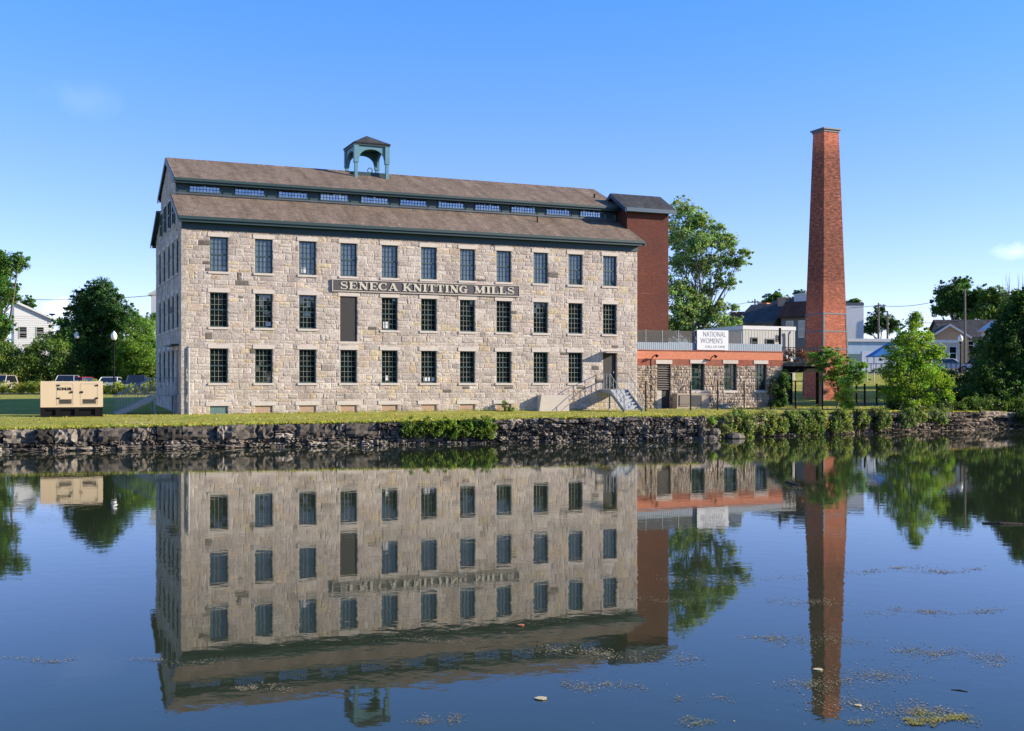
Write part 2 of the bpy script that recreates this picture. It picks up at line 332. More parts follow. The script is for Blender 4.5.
def tree(name, label, lobes, Y, base, r0=.25, col=(.065, .125, .022), L=.22, dens=10, nl=26, group=None, gap=.3, cat='tree', zb=None, bark=(.16, .13, .1), flat=.75, trunk=True, depth=1.0):
    """lobes: (u, v, radius px, depth offset m) of the crown's clumps at distance Y; base: pixel column of the trunk's foot"""
    bx = wx(base, Y); bz = gzw(bx, Y) if zb is None else zb
    root = thing(name, label, cat, (bx, Y, bz-.05), 0, WORLD, group)
    pts = []; Cs, rcs, outs = [], [], []
    for (u, v, rp, dy) in lobes:
        y = Y+dy; c = np.array(at(u, v, y)); r = rp*y/FOC; pts.append((c, r))
        n = max(5, int(2.6*dens*r*r)) if r > .8 else max(5, int(2.2*dens*r))
        d = rng.normal(size=(n, 3)); d /= np.linalg.norm(d, axis=1)[:, None]
        rr = (gap+(1-gap)*rng.random(n))[:, None]*r; q = c+d*rr*np.array([1, depth, .92])
        Cs.append(q); rcs.append(np.full(n, max(.32, r*.36))*(.6+.9*rng.random(n))); outs.append(np.repeat(c[None], n, 0))
        n2 = max(3, n//3); d = rng.normal(size=(n2, 3)); d /= np.linalg.norm(d, axis=1)[:, None]; d[:, 2] = np.abs(d[:, 2])*1.1-.25
        Cs.append(c+d*r*(1+.32*rng.random((n2, 1))**1.5)); rcs.append(np.full(n2, max(.16, r*.14))*(.6+.8*rng.random(n2))); outs.append(np.repeat(c[None], n2, 0))
    C = np.concatenate(Cs); rc = np.concatenate(rcs); O = np.concatenate(outs)
    ok = C[:, 2] > bz+.25; C, rc, O = C[ok], rc[ok], O[ok]
    nl = int(nl*1.9); P, nn, LL, cc = clusterleaves(C, rc, nl, np.array(col)*np.array([1.6, 1.8, 1.5]), np.repeat(O, nl, 0), L*.78, flat)
    if trunk:
        t = B(); zc = np.mean([p[0][2] for p in pts]); lowz = min(p[0][2]-p[1]*.5 for p in pts)
        top = np.array([np.mean([p[0][0] for p in pts]), np.mean([p[0][1] for p in pts]), bz+max(1.0, (zc-bz)*.62)])
        b0 = np.array([bx, Y, bz-.2]); k = [b0+(top-b0)*f+np.array([rng.normal()*.06, rng.normal()*.06, 0])*(f > 0) for f in (0, .12, .4, .7, 1)]
        t.tube(k, [r0*1.35, r0*1.05, r0*.9, r0*.8, r0*.66], 8, bark)
        for c, r in pts:
            s = k[2+int(rng.integers(0, 3))] if len(pts) > 2 else k[4]
            m = s+(c-s)*.5+rng.normal(size=3)*.12*r; e = c+rng.normal(size=3)*.2*r
            t.tube([s, m, e], [r0*.45, r0*.3, r0*.12], 5, bark)
            for j in range(3):
                dd = rng.normal(size=3); dd /= np.linalg.norm(dd); s2 = m+(e-m)*rng.random()
                t.tube([s2, s2+(c+dd*r*.85-s2)*.55+rng.normal(size=3)*.05, c+dd*r*.85], [r0*.16, r0*.10, r0*.03], 4, bark)
        t.build('trunk', 'bark', root, WORLD)
    quadleaves('crown', P, nn, LL, cc, root)
    return root
def shrub(name, label, blobs, frame, col, L=.14, dens=22, nl=24, group=None, cat='shrub', stems=True, flat=.8, hang=0):
    """blobs: (x, y, z, rx, ry, rz) in frame"""
    F = np.array(frame)
    Cs, O, rc = [], [], []
    for x, y, z, rx, ry, rz in blobs:
        n = max(4, int(dens*(rx*ry+ry*rz+rx*rz)/1.5)); d = rng.normal(size=(n, 3)); d /= np.linalg.norm(d, axis=1)[:, None]
        q = np.array([x, y, z])+d*np.array([rx, ry, rz])*(.35+.65*rng.random((n, 1))); Cs.append(q); O.append(np.repeat([[x, y, z]], n, 0)); rc.append(np.full(n, .22*(rx+rz)))
    C = np.concatenate(Cs)@F[:3, :3].T+F[:3, 3]; O = np.concatenate(O)@F[:3, :3].T+F[:3, 3]; rc = np.concatenate(rc)*(.6+.7*rng.random(len(C)))
    nl = int(nl*2.2); P, nn, LL, cc = clusterleaves(C, rc, nl, np.array(col)*1.7, np.repeat(O, nl, 0), L*.9, flat, .28, .25)
    lo = min(b[2]-b[5] for b in blobs); x0, y0 = blobs[0][0], blobs[0][1]
    root = thing(name, label, cat, (x0, y0, lo), TH if frame is MILL else 0, frame, group)
    if stems and len(blobs) <= 2:
        t = B()
        for x, y, z, rx, ry, rz in blobs:
            for j in range(4):
                t.tube([(x+rng.normal()*.1*rx, y+rng.normal()*.1*ry, z-rz*.95), (x+rng.normal()*.3*rx, y+rng.normal()*.3*ry, z), (x+rng.normal()*.5*rx, y+rng.normal()*.5*ry, z+rz*.75)], [.03, .02, .008], 4, (.12, .09, .06))
        t.build('stem', 'bark', root, frame)
    quadleaves('foliage', P, nn, LL, cc, root); return root
# ------------------------------------------------------------------ masonry
PAL = [((.555, .485, .425), 6), ((.53, .455, .405), 5), ((.49, .43, .385), 3), ((.60, .535, .465), 5), ((.60, .50, .35), 1.8), ((.58, .475, .375), 1.3), ((.43, .375, .335), 1.2), ((.17, .15, .13), .22)]
def pick(pal):
    t = random.random()*sum(w for _, w in pal)
    for c, w in pal:
        t -= w
        if t <= 0: break
    k = random.uniform(.9, 1.1); return tuple(x*k for x in c)
def stone(bd, mp, h0, h1, z0, z1, col, prot=.03, j=.016, gap=.004):
    """one rough-faced block; mp(h, z, out) maps wall coordinates to the frame"""
    j = .034 if prot > .04 else j
    def jj(): return random.uniform(-j, j)
    g = gap; c = [(h0+g, z0+g), (h1-g, z0+g), (h1-g, z1-g), (h0+g, z1-g)]
    p = prot*random.uniform(.25, 1); e = min(.035, (h1-h0)*.2, (z1-z0)*.2)
    ring = [mp(h+jj()*.4, z+jj()*.4, 0) for h, z in c]
    s = ((1, 1), (-1, 1), (-1, -1), (1, -1))
    fr = [mp(h+sx*e+jj(), z+sz*e+jj(), p*random.uniform(.75, 1.2)) for (h, z), (sx, sz) in zip(c, s)]
    ctr = mp((h0+h1)/2+jj()*2, (z0+z1)/2+jj()*2, p*1.25+random.uniform(0, .5)*prot)
    bd.mesh(ring+fr+[ctr], [(0,1,5,4),(1,2,6,5),(2,3,7,6),(3,0,4,7),(4,5,8),(5,6,8),(6,7,8),(7,4,8)], col)
def rubble(bd, mp, h0, h1, z0, z1, pal=PAL, ch=(.19, .44), cw=(.26, .9), prot=.024, lim=None):
    """random ashlar filling a rectangle"""
    z = z0
    while z < z1-.02:
        h = random.uniform(*ch)
        if z1-z-h < ch[0]*.8: h = z1-z if z1-z < ch[1]*1.25 else (z1-z)/2
        x, xe = (h0, h1) if lim is None else lim(z, z+h)
        while x < xe-.02:
            w = random.uniform(*cw)*(.75 if h < .27 else 1)
            if xe-x-w < cw[0]*.7: w = xe-x if xe-x < cw[1]*1.2 else (xe-x)/2
            if h > .3 and w < .75 and random.random() < .28:
                k = z+h*random.uniform(.4, .6); stone(bd, mp, x, x+w, z, k, pick(pal), prot); stone(bd, mp, x, x+w, k, z+h, pick(pal), prot)
            elif h > .3 and random.random() < .12:
                k = z+h*.5; m = x+w*random.uniform(.35, .65)
                stone(bd, mp, x, m, z, z+h, pick(pal), prot); stone(bd, mp, m, x+w, z, k, pick(pal), prot); stone(bd, mp, m, x+w, k, z+h, pick(pal), prot)
            else: stone(bd, mp, x, x+w, z, z+h, pick(pal), prot)
            x += w
        z += h
def wallfill(bd, mt, mp, H0, H1, Z0, Z1, opens, depth=.24, **kw):
    """masonry with openings (h0,h1,z0,z1); mt collects the mortar backing and the reveals"""
    zs = sorted({Z0, Z1, *[o[2] for o in opens], *[o[3] for o in opens]}); zs = [z for z in zs if Z0 <= z <= Z1]
    cells = []
    for za, zb in zip(zs, zs[1:]):
        if zb-za < 1e-4: continue
        cut = sorted([(o[0], o[1]) for o in opens if o[2] < (za+zb)/2 < o[3]]); x = H0
        for c0, c1 in cut:
            if c0 > x: cells.append((x, c0, za, zb))
            x = max(x, c1)
        if x < H1: cells.append((x, H1, za, zb))
    for c in cells:
        mt.poly([mp(c[0], c[2], 0), mp(c[1], c[2], 0), mp(c[1], c[3], 0), mp(c[0], c[3], 0)], mi=0)
        if c[3]-c[2] > .1: rubble(bd, mp, c[0], c[1], c[2], c[3], **kw)
        else: rubble(bd, mp, c[0], c[1], c[2], c[3], ch=(c[3]-c[2],)*2, **{k: v for k, v in kw.items() if k != 'ch'})
def reveal(mt, mp, o, d, mi=0):
    h0, h1, z0, z1 = o
    for (p, q) in (((h0, z0), (h1, z0)), ((h1, z0), (h1, z1)), ((h1, z1), (h0, z1)), ((h0, z1), (h0, z0))):
        mt.poly([mp(p[0], p[1], 0), mp(q[0], q[1], 0), mp(q[0], q[1], -d), mp(p[0], p[1], -d)], mi=mi)
def mbox(bd, mp, h0, h1, z0, z1, o0, o1, col=(1, 1, 1), mi=0):
    v = [mp(h, z, o) for o in (o0, o1) for h, z in ((h0, z0), (h1, z0), (h1, z1), (h0, z1))]
    bd.mesh(v, [(0,3,2,1),(4,5,6,7),(0,1,5,4),(1,2,6,5),(2,3,7,6),(3,0,4,7)], col, mi)
def window(root, mp, h0, h1, z0, z1, nc=4, nr=6, d=.20, lint=.24, sill=.13, pane='pane', mun='muntin', mid=True, fw=.065, ext=.12, frame_mat='sash', mw=.019, tilt=.004, lintmat='trim'):
    f = B(); w = fw
    mbox(f, mp, h0, h0+w, z0, z1, -d, -d+.09); mbox(f, mp, h1-w, h1, z0, z1, -d, -d+.09)
    mbox(f, mp, h0+w, h1-w, z1-w, z1, -d, -d+.09); mbox(f, mp, h0+w, h1-w, z0, z0+w*1.2, -d, -d+.09)
    zm = (z0+z1)/2
    if mid: mbox(f, mp, h0+w, h1-w, zm-.035, zm+.035, -d, -d+.075)
    wo = f.build('window', frame_mat, root)
    g = B(); iw = (h1-h0-2*w)/nc; ih = (z1-z0-2*w)/nr
    for i in range(1, nc): mbox(g, mp, h0+w+i*iw-mw/2, h0+w+i*iw+mw/2, z0+w, z1-w, -d+.004, -d+.05)
    for k in range(1, nr):
        zz = z0+w+k*ih
        if mid and abs(zz-zm) < .05: continue
        mbox(g, mp, h0+w, h1-w, zz-mw/2, zz+mw/2, -d+.006, -d+.046)
    g.build('muntin', mun, wo)
    p = B(); tl = [random.gauss(0, tilt), random.gauss(0, tilt)]
    for i in range(nc):
        for k in range(nr):
            x0, x1 = h0+w+i*iw, h0+w+(i+1)*iw; y0, y1 = z0+w+k*ih, z0+w+(k+1)*ih; a, b = tl[0]+random.gauss(0, tilt), tl[1]+random.gauss(0, tilt); q = -d+.015
            p.poly([mp(x0, y0, q-a*iw/2-b*ih/2), mp(x1, y0, q+a*iw/2-b*ih/2), mp(x1, y1, q+a*iw/2+b*ih/2), mp(x0, y1, q-a*iw/2+b*ih/2)])
    p.build('pane', pane, wo)
    if lint: l = B(); mbox(l, mp, h0-ext, h1+ext, z1+.003, z1+lint, -.1, .045); l.build('lintel', lintmat, wo)
    if sill: l = B(); mbox(l, mp, h0-ext*.8, h1+ext*.8, z0-sill, z0-.003, -.19, .075); l.build('sill', lintmat, wo)
    return wo
# ------------------------------------------------------------------ setting
def build_ground():
    b = B(); As = [-300,-200,-140,-100,-80,-60,-50,-40]+[x*.9 for x in range(-33, 92)]+[85,95,110,130,160,200,260,340]
    rows = [0, .25, .6, 1.2, 2.2, 3.5, 5, 6.5, 8]
    tail = [-.4, .5, 2, 4, 7, 10, 14, 18, 22, 26, 30, 35, 40, 46, 53, 60, 70, 85, 105, 140, 200, 320, 700, 2500]
    idx = []
    for a in As:
        bw = interp(a, WALLB); span = -.4-bw; line = []
        line.append((a, bw+.22, -1.2))
        for k in range(8):
            t = k/8; bb = bw+.2+(span-.2)*t; line.append((a, bb, gz(a, bb)+(random.uniform(-.02, .02) if k else 0)))
        for t in tail:
            fan = 1+max(0, t-60)/400
            aa = 20+(a-20)*fan; line.append((aa, t, gz(aa, t)))
        idx.append(line)
    n = len(idx[0]); vs = [p for l in idx for p in l]
    fs = [(i*n+k, (i+1)*n+k, (i+1)*n+k+1, i*n+k+1) for i in range(len(idx)-1) for k in range(n-1)]
    b.mesh(vs, fs); b.m = [1 if k % (n-1) == 0 else 0 for k in range(len(fs))]; o = b.build('lawn', ['lawn', 'soil'], smooth=True); tag(o, kind='structure')
build_ground()
w = B(); w.poly([(-400, -220, 0), (500, -220, 0), (500, -2.5, 0), (-400, -2.5, 0)]); tag(w.build('water', 'water'), kind='structure')
# opposite bank, on which the photographer stands
fb = B(); xs = list(range(-160, 261, 20))
for x0, x1 in zip(xs, xs[1:]):
    P0 = [(x0, -3.0, -.4), (x0, -5, 1.1), (x0, -12, 1.5), (x0, -400, 4)]; P1 = [(x1, y, z) for _, y, z in P0]
    for k in range(3): fb.poly([P0[k], P0[k+1], P1[k+1], P1[k]])
tag(fb.build('far_bank', 'lawn', frame=WORLD), kind='structure')
pth = B()
for k in range(40):
    a0, a1 = 27.5+k*.5, 28+k*.5
    pth.poly([(a0, -.9, gz(a0, -.9)+.012), (a1, -.9, gz(a1, -.9)+.012), (a1, -.45, gz(a1, -.45)+.012), (a0, -.45, gz(a0, -.45)+.012)])
tag(pth.build('path', 'path'), kind='structure')
def strip(name, m, x0, x1, y0, y1, n=30):
    s = B(); ys = [y0+(y1-y0)*k/6 for k in range(7)]
    for i in range(n):
        xa, xb = x0+(x1-x0)*i/n, x0+(x1-x0)*(i+1)/n
        for ya, yb in zip(ys, ys[1:]):
            s.poly([(x, y, gzw(x, y)+.05) for x, y in ((xa, ya), (xb, ya), (xb, yb), (xa, yb))])
    return tag(s.build(name, m, frame=WORLD), kind='structure')
strip('parking_lot', 'asphalt', -75, -20, 101.5, 113)
strip('street', 'asphalt', 38, 110, 127, 137)
# ------------------------------------------------------------------ the stone mill
ML, MW = 29.32, 13.2; WT = 11.93
mill = thing('stone_mill', 'long four storey grey limestone mill with brown shingle roof, raised clerestory and open cupola', 'mill', (0, 0, G0))
front = lambda h, z, o: (h, -o, z)
left = lambda h, z, o: (-o, h, z)
right_ = lambda h, z, o: (ML+o, h, z)
CW = [2.04, 4.60, 7.17, 9.65, 12.20, 14.71, 17.25, 19.71, 22.27, 24.75, 27.27]
HW = .505
ROWS = [(3.2, 5.18), (6.4, 8.38), (9.57, 11.55)]
opens, wins = [], []
for r, (z0, z1) in enumerate(ROWS):
    for i, c in enumerate(CW):
        if r == 0 and i == 10: opens.append((26.77, 27.80, 2.8, 5.18)); continue
        if r == 1 and i == 3: opens.append((9.13, 10.17, 5.68, 8.38)); continue
        opens.append((c-HW, c+HW, z0, z1)); wins.append((c-HW, c+HW, z0, z1))
base_op = [(c-.5, c+.5, 1.2, 1.89) for c in CW[:8]]
st_, mt_ = B(), B()
wallfill(st_, mt_, front, .0, ML, 1.2, WT, opens+base_op)
for o in opens: reveal(mt_, front, o, .26)
for o in base_op: reveal(mt_, front, o, .12)
# left gable
Lc = [(1.5, 2.45), (3.6, 4.55), (5.65, 6.6), (8.0, 8.95), (10.4, 11.35)]
lop, lw = [], []
for r, (z0, z1) in enumerate(ROWS):
    for i, (h0, h1) in enumerate(Lc):
        if r == 0 and i == 0: lop.append((h0, h1, 2.5, 5.1)); continue
        lop.append((h0, h1, z0, z1)); lw.append((h0, h1, z0, z1))
wallfill(st_, mt_, left, 0, MW, 1.2, 11.6, lop)
for o in lop: reveal(mt_, left, o, .26)
def gable_lim(z):
    if z < 14.3: e = max(0, -.4+(z-12.62)/.5); return (e, MW-e)
    if z < 15.05: return (2.92, MW-2.92)
    e = max(2.92, 2.4+(z-15.22)/.44); return (e, MW-e)
aop = [(2.9, 3.85, 12.55, 14.0), (5.0, 5.95, 12.55, 14.2), (7.25, 8.2, 12.55, 14.2), (9.35, 10.3, 12.55, 14.0)]
def gl(za, zb): a, b_ = gable_lim(za), gable_lim(zb); return max(a[0], b_[0]), min(a[1], b_[1])
zz = 11.6
while zz < 16.8:
    h = .3; lo_, hi_ = gl(zz, zz+h)
    cut = [o for o in aop if o[2] < zz+h/2 < o[3]]; x = lo_
    for o in cut+[(hi_, hi_, 0, 0)]:
        if o[0]-x > .1: rubble(st_, left, x, o[0], zz, zz+h, ch=(h, h))
        x = max(x, o[1])
    zz += h
mt_.poly([(-.0, 0, 11.6), (-.0, MW, 11.6), (0, MW, 12.4), (0, MW-2.92, 14.25), (0, MW-2.92, 15.1), (0, MW/2, 16.95), (0, 2.92, 15.1), (0, 2.92, 14.25), (0, 0, 12.4)])
# right gable and the back, plain backing
mt_.poly([(ML, 0, 1.2), (ML, MW, 1.2), (ML, MW, 12.4), (ML, MW-2.92, 14.25), (ML, MW-2.92, 15.1), (ML, MW/2, 16.95), (ML, 2.92, 15.1), (ML, 2.92, 14.25), (ML, 0, 12.4)])
mt_.poly([(0, MW, 1.2), (ML, MW, 1.2), (ML, MW, 12.4), (0, MW, 12.4)])
rubble(st_, right_, 0, 1.5, 1.2, WT)
mt_.build('wall', 'mortar', mill); st_.build('stonework', 'stone', mill)
qb = B()
zq = 1.3
while zq < WT-.1:      # dressed corner blocks
    h = random.uniform(.34, .5); h = min(h, WT-zq)
    wv = random.choice((.22, .3)); mbox(qb, front, -.05, wv, zq+.006, zq+h-.006, -.05, .05, tuple(np.array((.50,.45,.39))*random.uniform(.85,1.1))); zq += h
qb.build('cornerstone', 'stone', mill)
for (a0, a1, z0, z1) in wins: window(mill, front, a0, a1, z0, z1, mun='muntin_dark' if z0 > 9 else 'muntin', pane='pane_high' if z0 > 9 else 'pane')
for (a0, a1, z0, z1) in lw: window(mill, left, a0, a1, z0, z1, mun='sash', pane='pane_dark', d=.12)
for o in aop: window(mill, left, o[0], o[1], o[2], o[3], nr=4, d=-.01, lint=.18, sill=.1, mun='sash', pane='pane_dark')
for a0, z0, ww, hh in ((11.85, 6.52, .34, .40), (14.42, 3.32, .42, .26), (14.95, 3.32, .18, .22), (4.75, 6.52, .3, .24), (2.2, 9.68, .34, .16), (6.85, 9.7, .3, .3), (12.0, 3.35, .2, .3)):  # white cards paint in bright pane reflections and a sheet of paper
    d = B(); mbox(d, front, a0, a0+ww, z0, z0+hh, -.182, -.176); d.build('glint_card', 'white', mill)
# front door with its thin canopy, boarded loading bay, side door, basement openings
d = B(); mbox(d, front, 26.77, 27.80, 2.8, 5.18, -.25, -.18); mbox(d, front, 26.87, 27.68, 2.9, 5.05, -.18, -.15)
dr = tag(d.build('door', 'panel', mill), 'dark plain front door at the head of the steel stairs')
h = B(); mbox(h, front, 27.58, 27.62, 3.85, 3.98, -.15, -.08); h.build('handle', 'steel', dr)
l = B(); mbox(l, front, 26.6, 27.95, 5.19, 5.42, -.1, .05); l.build('lintel', 'trim', dr)
c = B(); mbox(c, front, 26.62, 27.93, 5.20, 5.27, .05, .72); mbox(c, front, 26.62, 27.93, 5.16, 5.30, .66, .72); c.build('canopy', 'concrete', dr)
d = B(); mbox(d, front, 9.13, 10.17, 5.68, 8.38, -.14, -.06); mbox(d, front, 9.2, 9.6, 7.95, 8.02, -.06, -.05)
bp = tag(d.build('boarded_panel', 'panel', mill), 'tall dark board filling the former loading door')
l = B(); mbox(l, front, 9.0, 10.3, 8.383, 8.62, -.1, .045); l.build('lintel', 'trim', bp)
l = B(); mbox(l, front, 9.02, 10.28, 5.54, 5.677, -.1, .03); l.build('sill', 'trim', bp)
d = B(); mbox(d, left, 1.5, 2.45, 2.5, 5.1, -.25, -.18); sd = tag(d.build('door', 'panel', mill), 'side door in the shaded gable wall')
l = B(); mbox(l, left, 1.35, 2.6, 5.11, 5.35, -.1, .05); l.build('lintel', 'trim', sd)
l = B(); mbox(l, left, 1.0, 4.2, 5.36, 5.44, .05, .5); l.build('canopy', 'green', sd)
for i, c0 in enumerate(CW[:8]):
    d = B(); mbox(d, front, c0-.5, c0+.5, 1.2, 1.89, -.12, -.06)
    o = d.build('basement_panel' if i == 0 else 'brick_infill', 'green_light' if i == 0 else 'infill', mill)
    if i == 0: o['label'] = 'green painted hatch in the first basement opening'
    l = B(); mbox(l, front, c0-.72, c0+.72, 1.893, 2.13, -.1, .05); l.build('lintel', 'trim', o)
# small ruined patches of wall
bk = B(); bk.prism([(21.85, 1.2), (22.05, 2.42), (23.9, 2.42), (24.1, 1.2)], 1, -.62, -.01); bk.build('bulkhead', 'concrete', mill)
dp = B(); dp.tube([(.35, -.12, 1.3), (.35, -.12, 5.2)], .05, 8); dp.tube([(.35, -.12, 5.2), (.35, .02, 5.3)], .05, 8); dp.build('downpipe', 'steel', mill)
# cornice, frieze
RA0, RA1 = -.26, 29.58
tr = B()
tr.box(-.04, ML+.04, -.09, -.003, WT, 12.30)                      # frieze board
tr.box(RA0+.05, RA1-.05, -.50, -.42, 12.27, 12.56)                # fascia
tr.box(RA0+.05, RA1-.05, -.42, -.003, 12.303, 12.36)              # soffit
tr.box(RA0, RA1, -.60, -.502, 12.42, 12.585)                      # gutter
tr.box(RA0+.05, RA1-.05, MW+.42, MW+.50, 12.27, 12.56); tr.box(RA0+.05, RA1-.05, MW+.003, MW+.42, 12.303, 12.36)
tr.build('cornice', 'green', mill)
rf = B()
for s in (0, 1):
    f = (lambda b: b) if s == 0 else (lambda b: MW-b)
    rf.prism([(f(-.56), 12.56), (f(2.95), 14.315), (f(2.95), 14.20), (f(-.56), 12.445)], 0, RA0, RA1)
lr = rf.build('roof', 'roof', mill); lr['label'] = 'lower slopes of brown shingles under the clerestory'
for x0, x1 in ((RA0-.06, RA0-.004), (RA1+.004, RA1+.06)):
    for s in (0, 1):
        f = (lambda b: b) if s == 0 else (lambda b: MW-b)
        vb = B(); vb.prism([(f(-.58), 12.54), (f(2.95), 14.30), (f(2.95), 14.02), (f(-.58), 12.26)], 0, x0, x1); vb.build('rake_board', 'green', mill)
for s in (0, 1):
    f = (lambda b: b) if s == 0 else (lambda b: MW-b)
    vb = B(); vb.prism([(f(-.40), 12.52), (f(2.9), 14.17), (f(2.9), 14.08), (f(-.40), 12.43)], 0, RA0+.003, -.01); vb.build('verge_soffit', 'green', mill)
# clerestory
cl = B(); cl.box(.004, ML-.004, 2.92, 3.1, 14.2, 15.1); cl.box(.004, ML-.004, MW-3.1, MW-2.92, 14.2, 15.1)
cw_ = cl.build('clerestory_wall', 'green_light', mill)
cc_ = [1.68, 4.32, 6.94, 9.52, 12.10, 14.66, 17.22, 19.76, 22.32, 24.88, 27.40]
cfront = lambda h, z, o: (h, 2.92-o, z)
for c0 in cc_: window(mill, cfront, c0-.9, c0+.9, 14.46, 15.04, nc=9, nr=3, d=-.02, lint=0, sill=0, mid=False, fw=.045, mun='muntin_dark', mw=.022, tilt=.01, pane='pane_sky')
pl = B()
for a_, b_ in zip([-1]+cc_, cc_+[30.3]):
    m0 = max(0, a_+.9+.03) if a_ > 0 else .0; m1 = min(ML, b_-.93)
    pl = B(); pl.box(m0, m1, 2.86, 2.915, 14.74, 15.1)
    pl.box((m0+m1)/2-.25, (m0+m1)/2+.25, 2.855, 2.915, 14.25, 14.742); pl.build('pilaster', 'green', cw_)
fl = B(); fl.box(0, ML, 2.84, 2.915, 14.34, 14.44); fl.build('flashing', 'cap', cw_)
UA0, UA1 = -.12, 29.5
uc = B()
uc.box(UA0+.04, UA1-.04, 2.43, 2.50, 14.93, 15.20); uc.box(UA0+.04, UA1-.04, 2.50, 2.915, 14.96, 15.02); uc.box(UA0, UA1, 2.32, 2.428, 15.06, 15.21)
uc.box(UA0+.04, UA1-.04, MW-2.5, MW-2.43, 14.93, 15.2); uc.box(UA0+.04, UA1-.04, MW-2.915, MW-2.5, 14.96, 15.02)
uc.build('cornice', 'green', mill)
ur = B()
for s in (0, 1):
    f = (lambda b: b) if s == 0 else (lambda b: MW-b)
    ur.prism([(f(2.36), 15.21), (f(6.6), 17.08), (f(6.6), 16.95), (f(2.36), 15.08)], 0, UA0, UA1)
ur.box(UA0, UA1, 6.5, 6.7, 17.03, 17.10)
o = ur.build('roof', 'roof', mill); o['label'] = 'upper gable roof of brown shingles above the clerestory'
for x0, x1 in ((UA0-.06, UA0-.004), (UA1+.004, UA1+.06)):
    for s in (0, 1):
        f = (lambda b: b) if s == 0 else (lambda b: MW-b)
        ub = B(); ub.prism([(f(2.34), 15.19), (f(6.6), 17.07), (f(6.6), 16.75), (f(2.34), 14.87)], 0, x0, x1); ub.build('rake_board', 'green', mill)
for q in ((28.4, 4.4, 16.05, 16.35, .07), (22.9, 1.9, 13.75, 14.15, .05)):
    vp_ = B(); vp_.tube([(q[0], q[1], q[2]), (q[0], q[1], q[3])], q[4], 8); vp_.build('vent_pipe', 'black_steel', mill)
# cupola
ca0, ca1, cb0, cb1 = 11.62, 13.70, 5.46, 7.74
cup = B(); cup.box(ca0-.06, ca1+.06, cb0+.35, cb1-.35, 16.35, 16.98); cup = cup.build('cupola', 'green', mill); cup['label'] = 'open teal arched belfry with a hipped roof on the ridge'
for (a, b) in ((ca0, cb0), (ca1, cb0), (ca0, cb1), (ca1, cb1)):
    p = B(); p.box(a-.10, a+.10, b-.10, b+.10, 16.3, 17.55); p.box(a-.15, a+.15, b-.15, b+.15, 17.50, 18.70); p.build('post', 'teal', cup)
def arch(mp, h0, h1):
    b = B(); n = 16; prev = None
    for k in range(n+1):
        t = k/n; x = h0+(h1-h0)*t; s = abs(2*t-1); z = 17.62+(18.40-17.62)*math.sqrt(max(0, 1-s**2.3))
        if prev:
            (xa, za) = prev
            fr = [mp(xa, za, .06), mp(x, z, .06), mp(x, 18.68, .06), mp(xa, 18.68, .06)]; bk_ = [mp(xa, za, -.06), mp(x, z, -.06), mp(x, 18.68, -.06), mp(xa, 18.68, -.06)]
            b.mesh(fr+bk_, [(0,1,2,3),(7,6,5,4),(0,4,5,1),(3,2,6,7)])
        prev = (x, z)
    return b.build('arch_panel', 'teal', cup)
arch(lambda h, z, o: (h, cb0-o, z), ca0+.15, ca1-.15); arch(lambda h, z, o: (h, cb1-o, z), ca0+.15, ca1-.15)
arch(lambda h, z, o: (ca0-o, h, z), cb0+.15, cb1-.15); arch(lambda h, z, o: (ca1-o, h, z), cb0+.15, cb1-.15)
r = B(); e0, e1, f0, f1 = ca0-.2, ca1+.2, cb0-.2, cb1+.2; ap = ((ca0+ca1)/2, (cb0+cb1)/2, 19.52)
r.mesh([(e0, f0, 18.72), (e1, f0, 18.72), (e1, f1, 18.72), (e0, f1, 18.72), (e0, f0, 18.80), (e1, f0, 18.80), (e1, f1, 18.80), (e0, f1, 18.80), ap],
       [(3,2,1,0),(0,1,5,4),(1,2,6,5),(2,3,7,6),(3,0,4,7),(4,5,8),(5,6,8),(6,7,8),(7,4,8)]); r.build('cupola_roof', 'roof_dark', cup)
r = B(); r.box(ca0-.165, ca1+.165, cb0-.165, cb1+.165, 18.62, 18.715); r.build('cornice', 'green', cup)
r = B(); r.tube([(12.9+.16*math.cos(t), 6.6, 17.25+.16*math.sin(t)) for t in [k*math.pi/8 for k in range(17)]], .05, 5); r.build('bell_wheel', 'teal', cup)
# ------------------------------------------------------------------ mill sign
sign = thing('wall_sign', 'long black board lettered SENECA KNITTING MILLS in cream serif capitals on the stone mill front', 'sign', (14.69, -.06, 8.68))
SB = B(); SB.box(8.67, 20.71, -.10, -.045, 8.70, 9.34); SB.build('board', 'signboard', sign)
SF = B()
for q in ((8.67, 20.71, 9.34, 9.39), (8.67, 20.71, 8.65, 8.70)): SF.box(q[0], q[1], -.125, -.045, q[2], q[3])
SF.box(8.62, 8.67, -.125, -.045, 8.65, 9.39); SF.box(20.71, 20.75, -.125, -.045, 8.65, 9.39); SF.build('frame', 'mortar', sign)
def stroke(pts, wid):     # polyline with per-point width -> list of quads (2D)
    out = []; n = len(pts); L_, R_ = [], []
    for i, (x, y) in enumerate(pts):
        x0, y0 = pts[max(i-1, 0)]; x1, y1 = pts[min(i+1, n-1)]; dx, dy = x1-x0, y1-y0; l = math.hypot(dx, dy) or 1; w = wid[i]/2
        L_.append((x-dy/l*w, y+dx/l*w)); R_.append((x+dy/l*w, y-dx/l*w))
    return [[L_[i], R_[i], R_[i+1], L_[i+1]] for i in range(n-1)]
def rect(x0, x1, y0, y1): return [[(x0, y0), (x1, y0), (x1, y1), (x0, y1)]]
T, Hh, SE = .21, .085, .10
def serif(x, top, w=.36): return rect(x-w/2, x+w/2, 1-SE, 1) if top else rect(x-w/2, x+w/2, 0, SE)
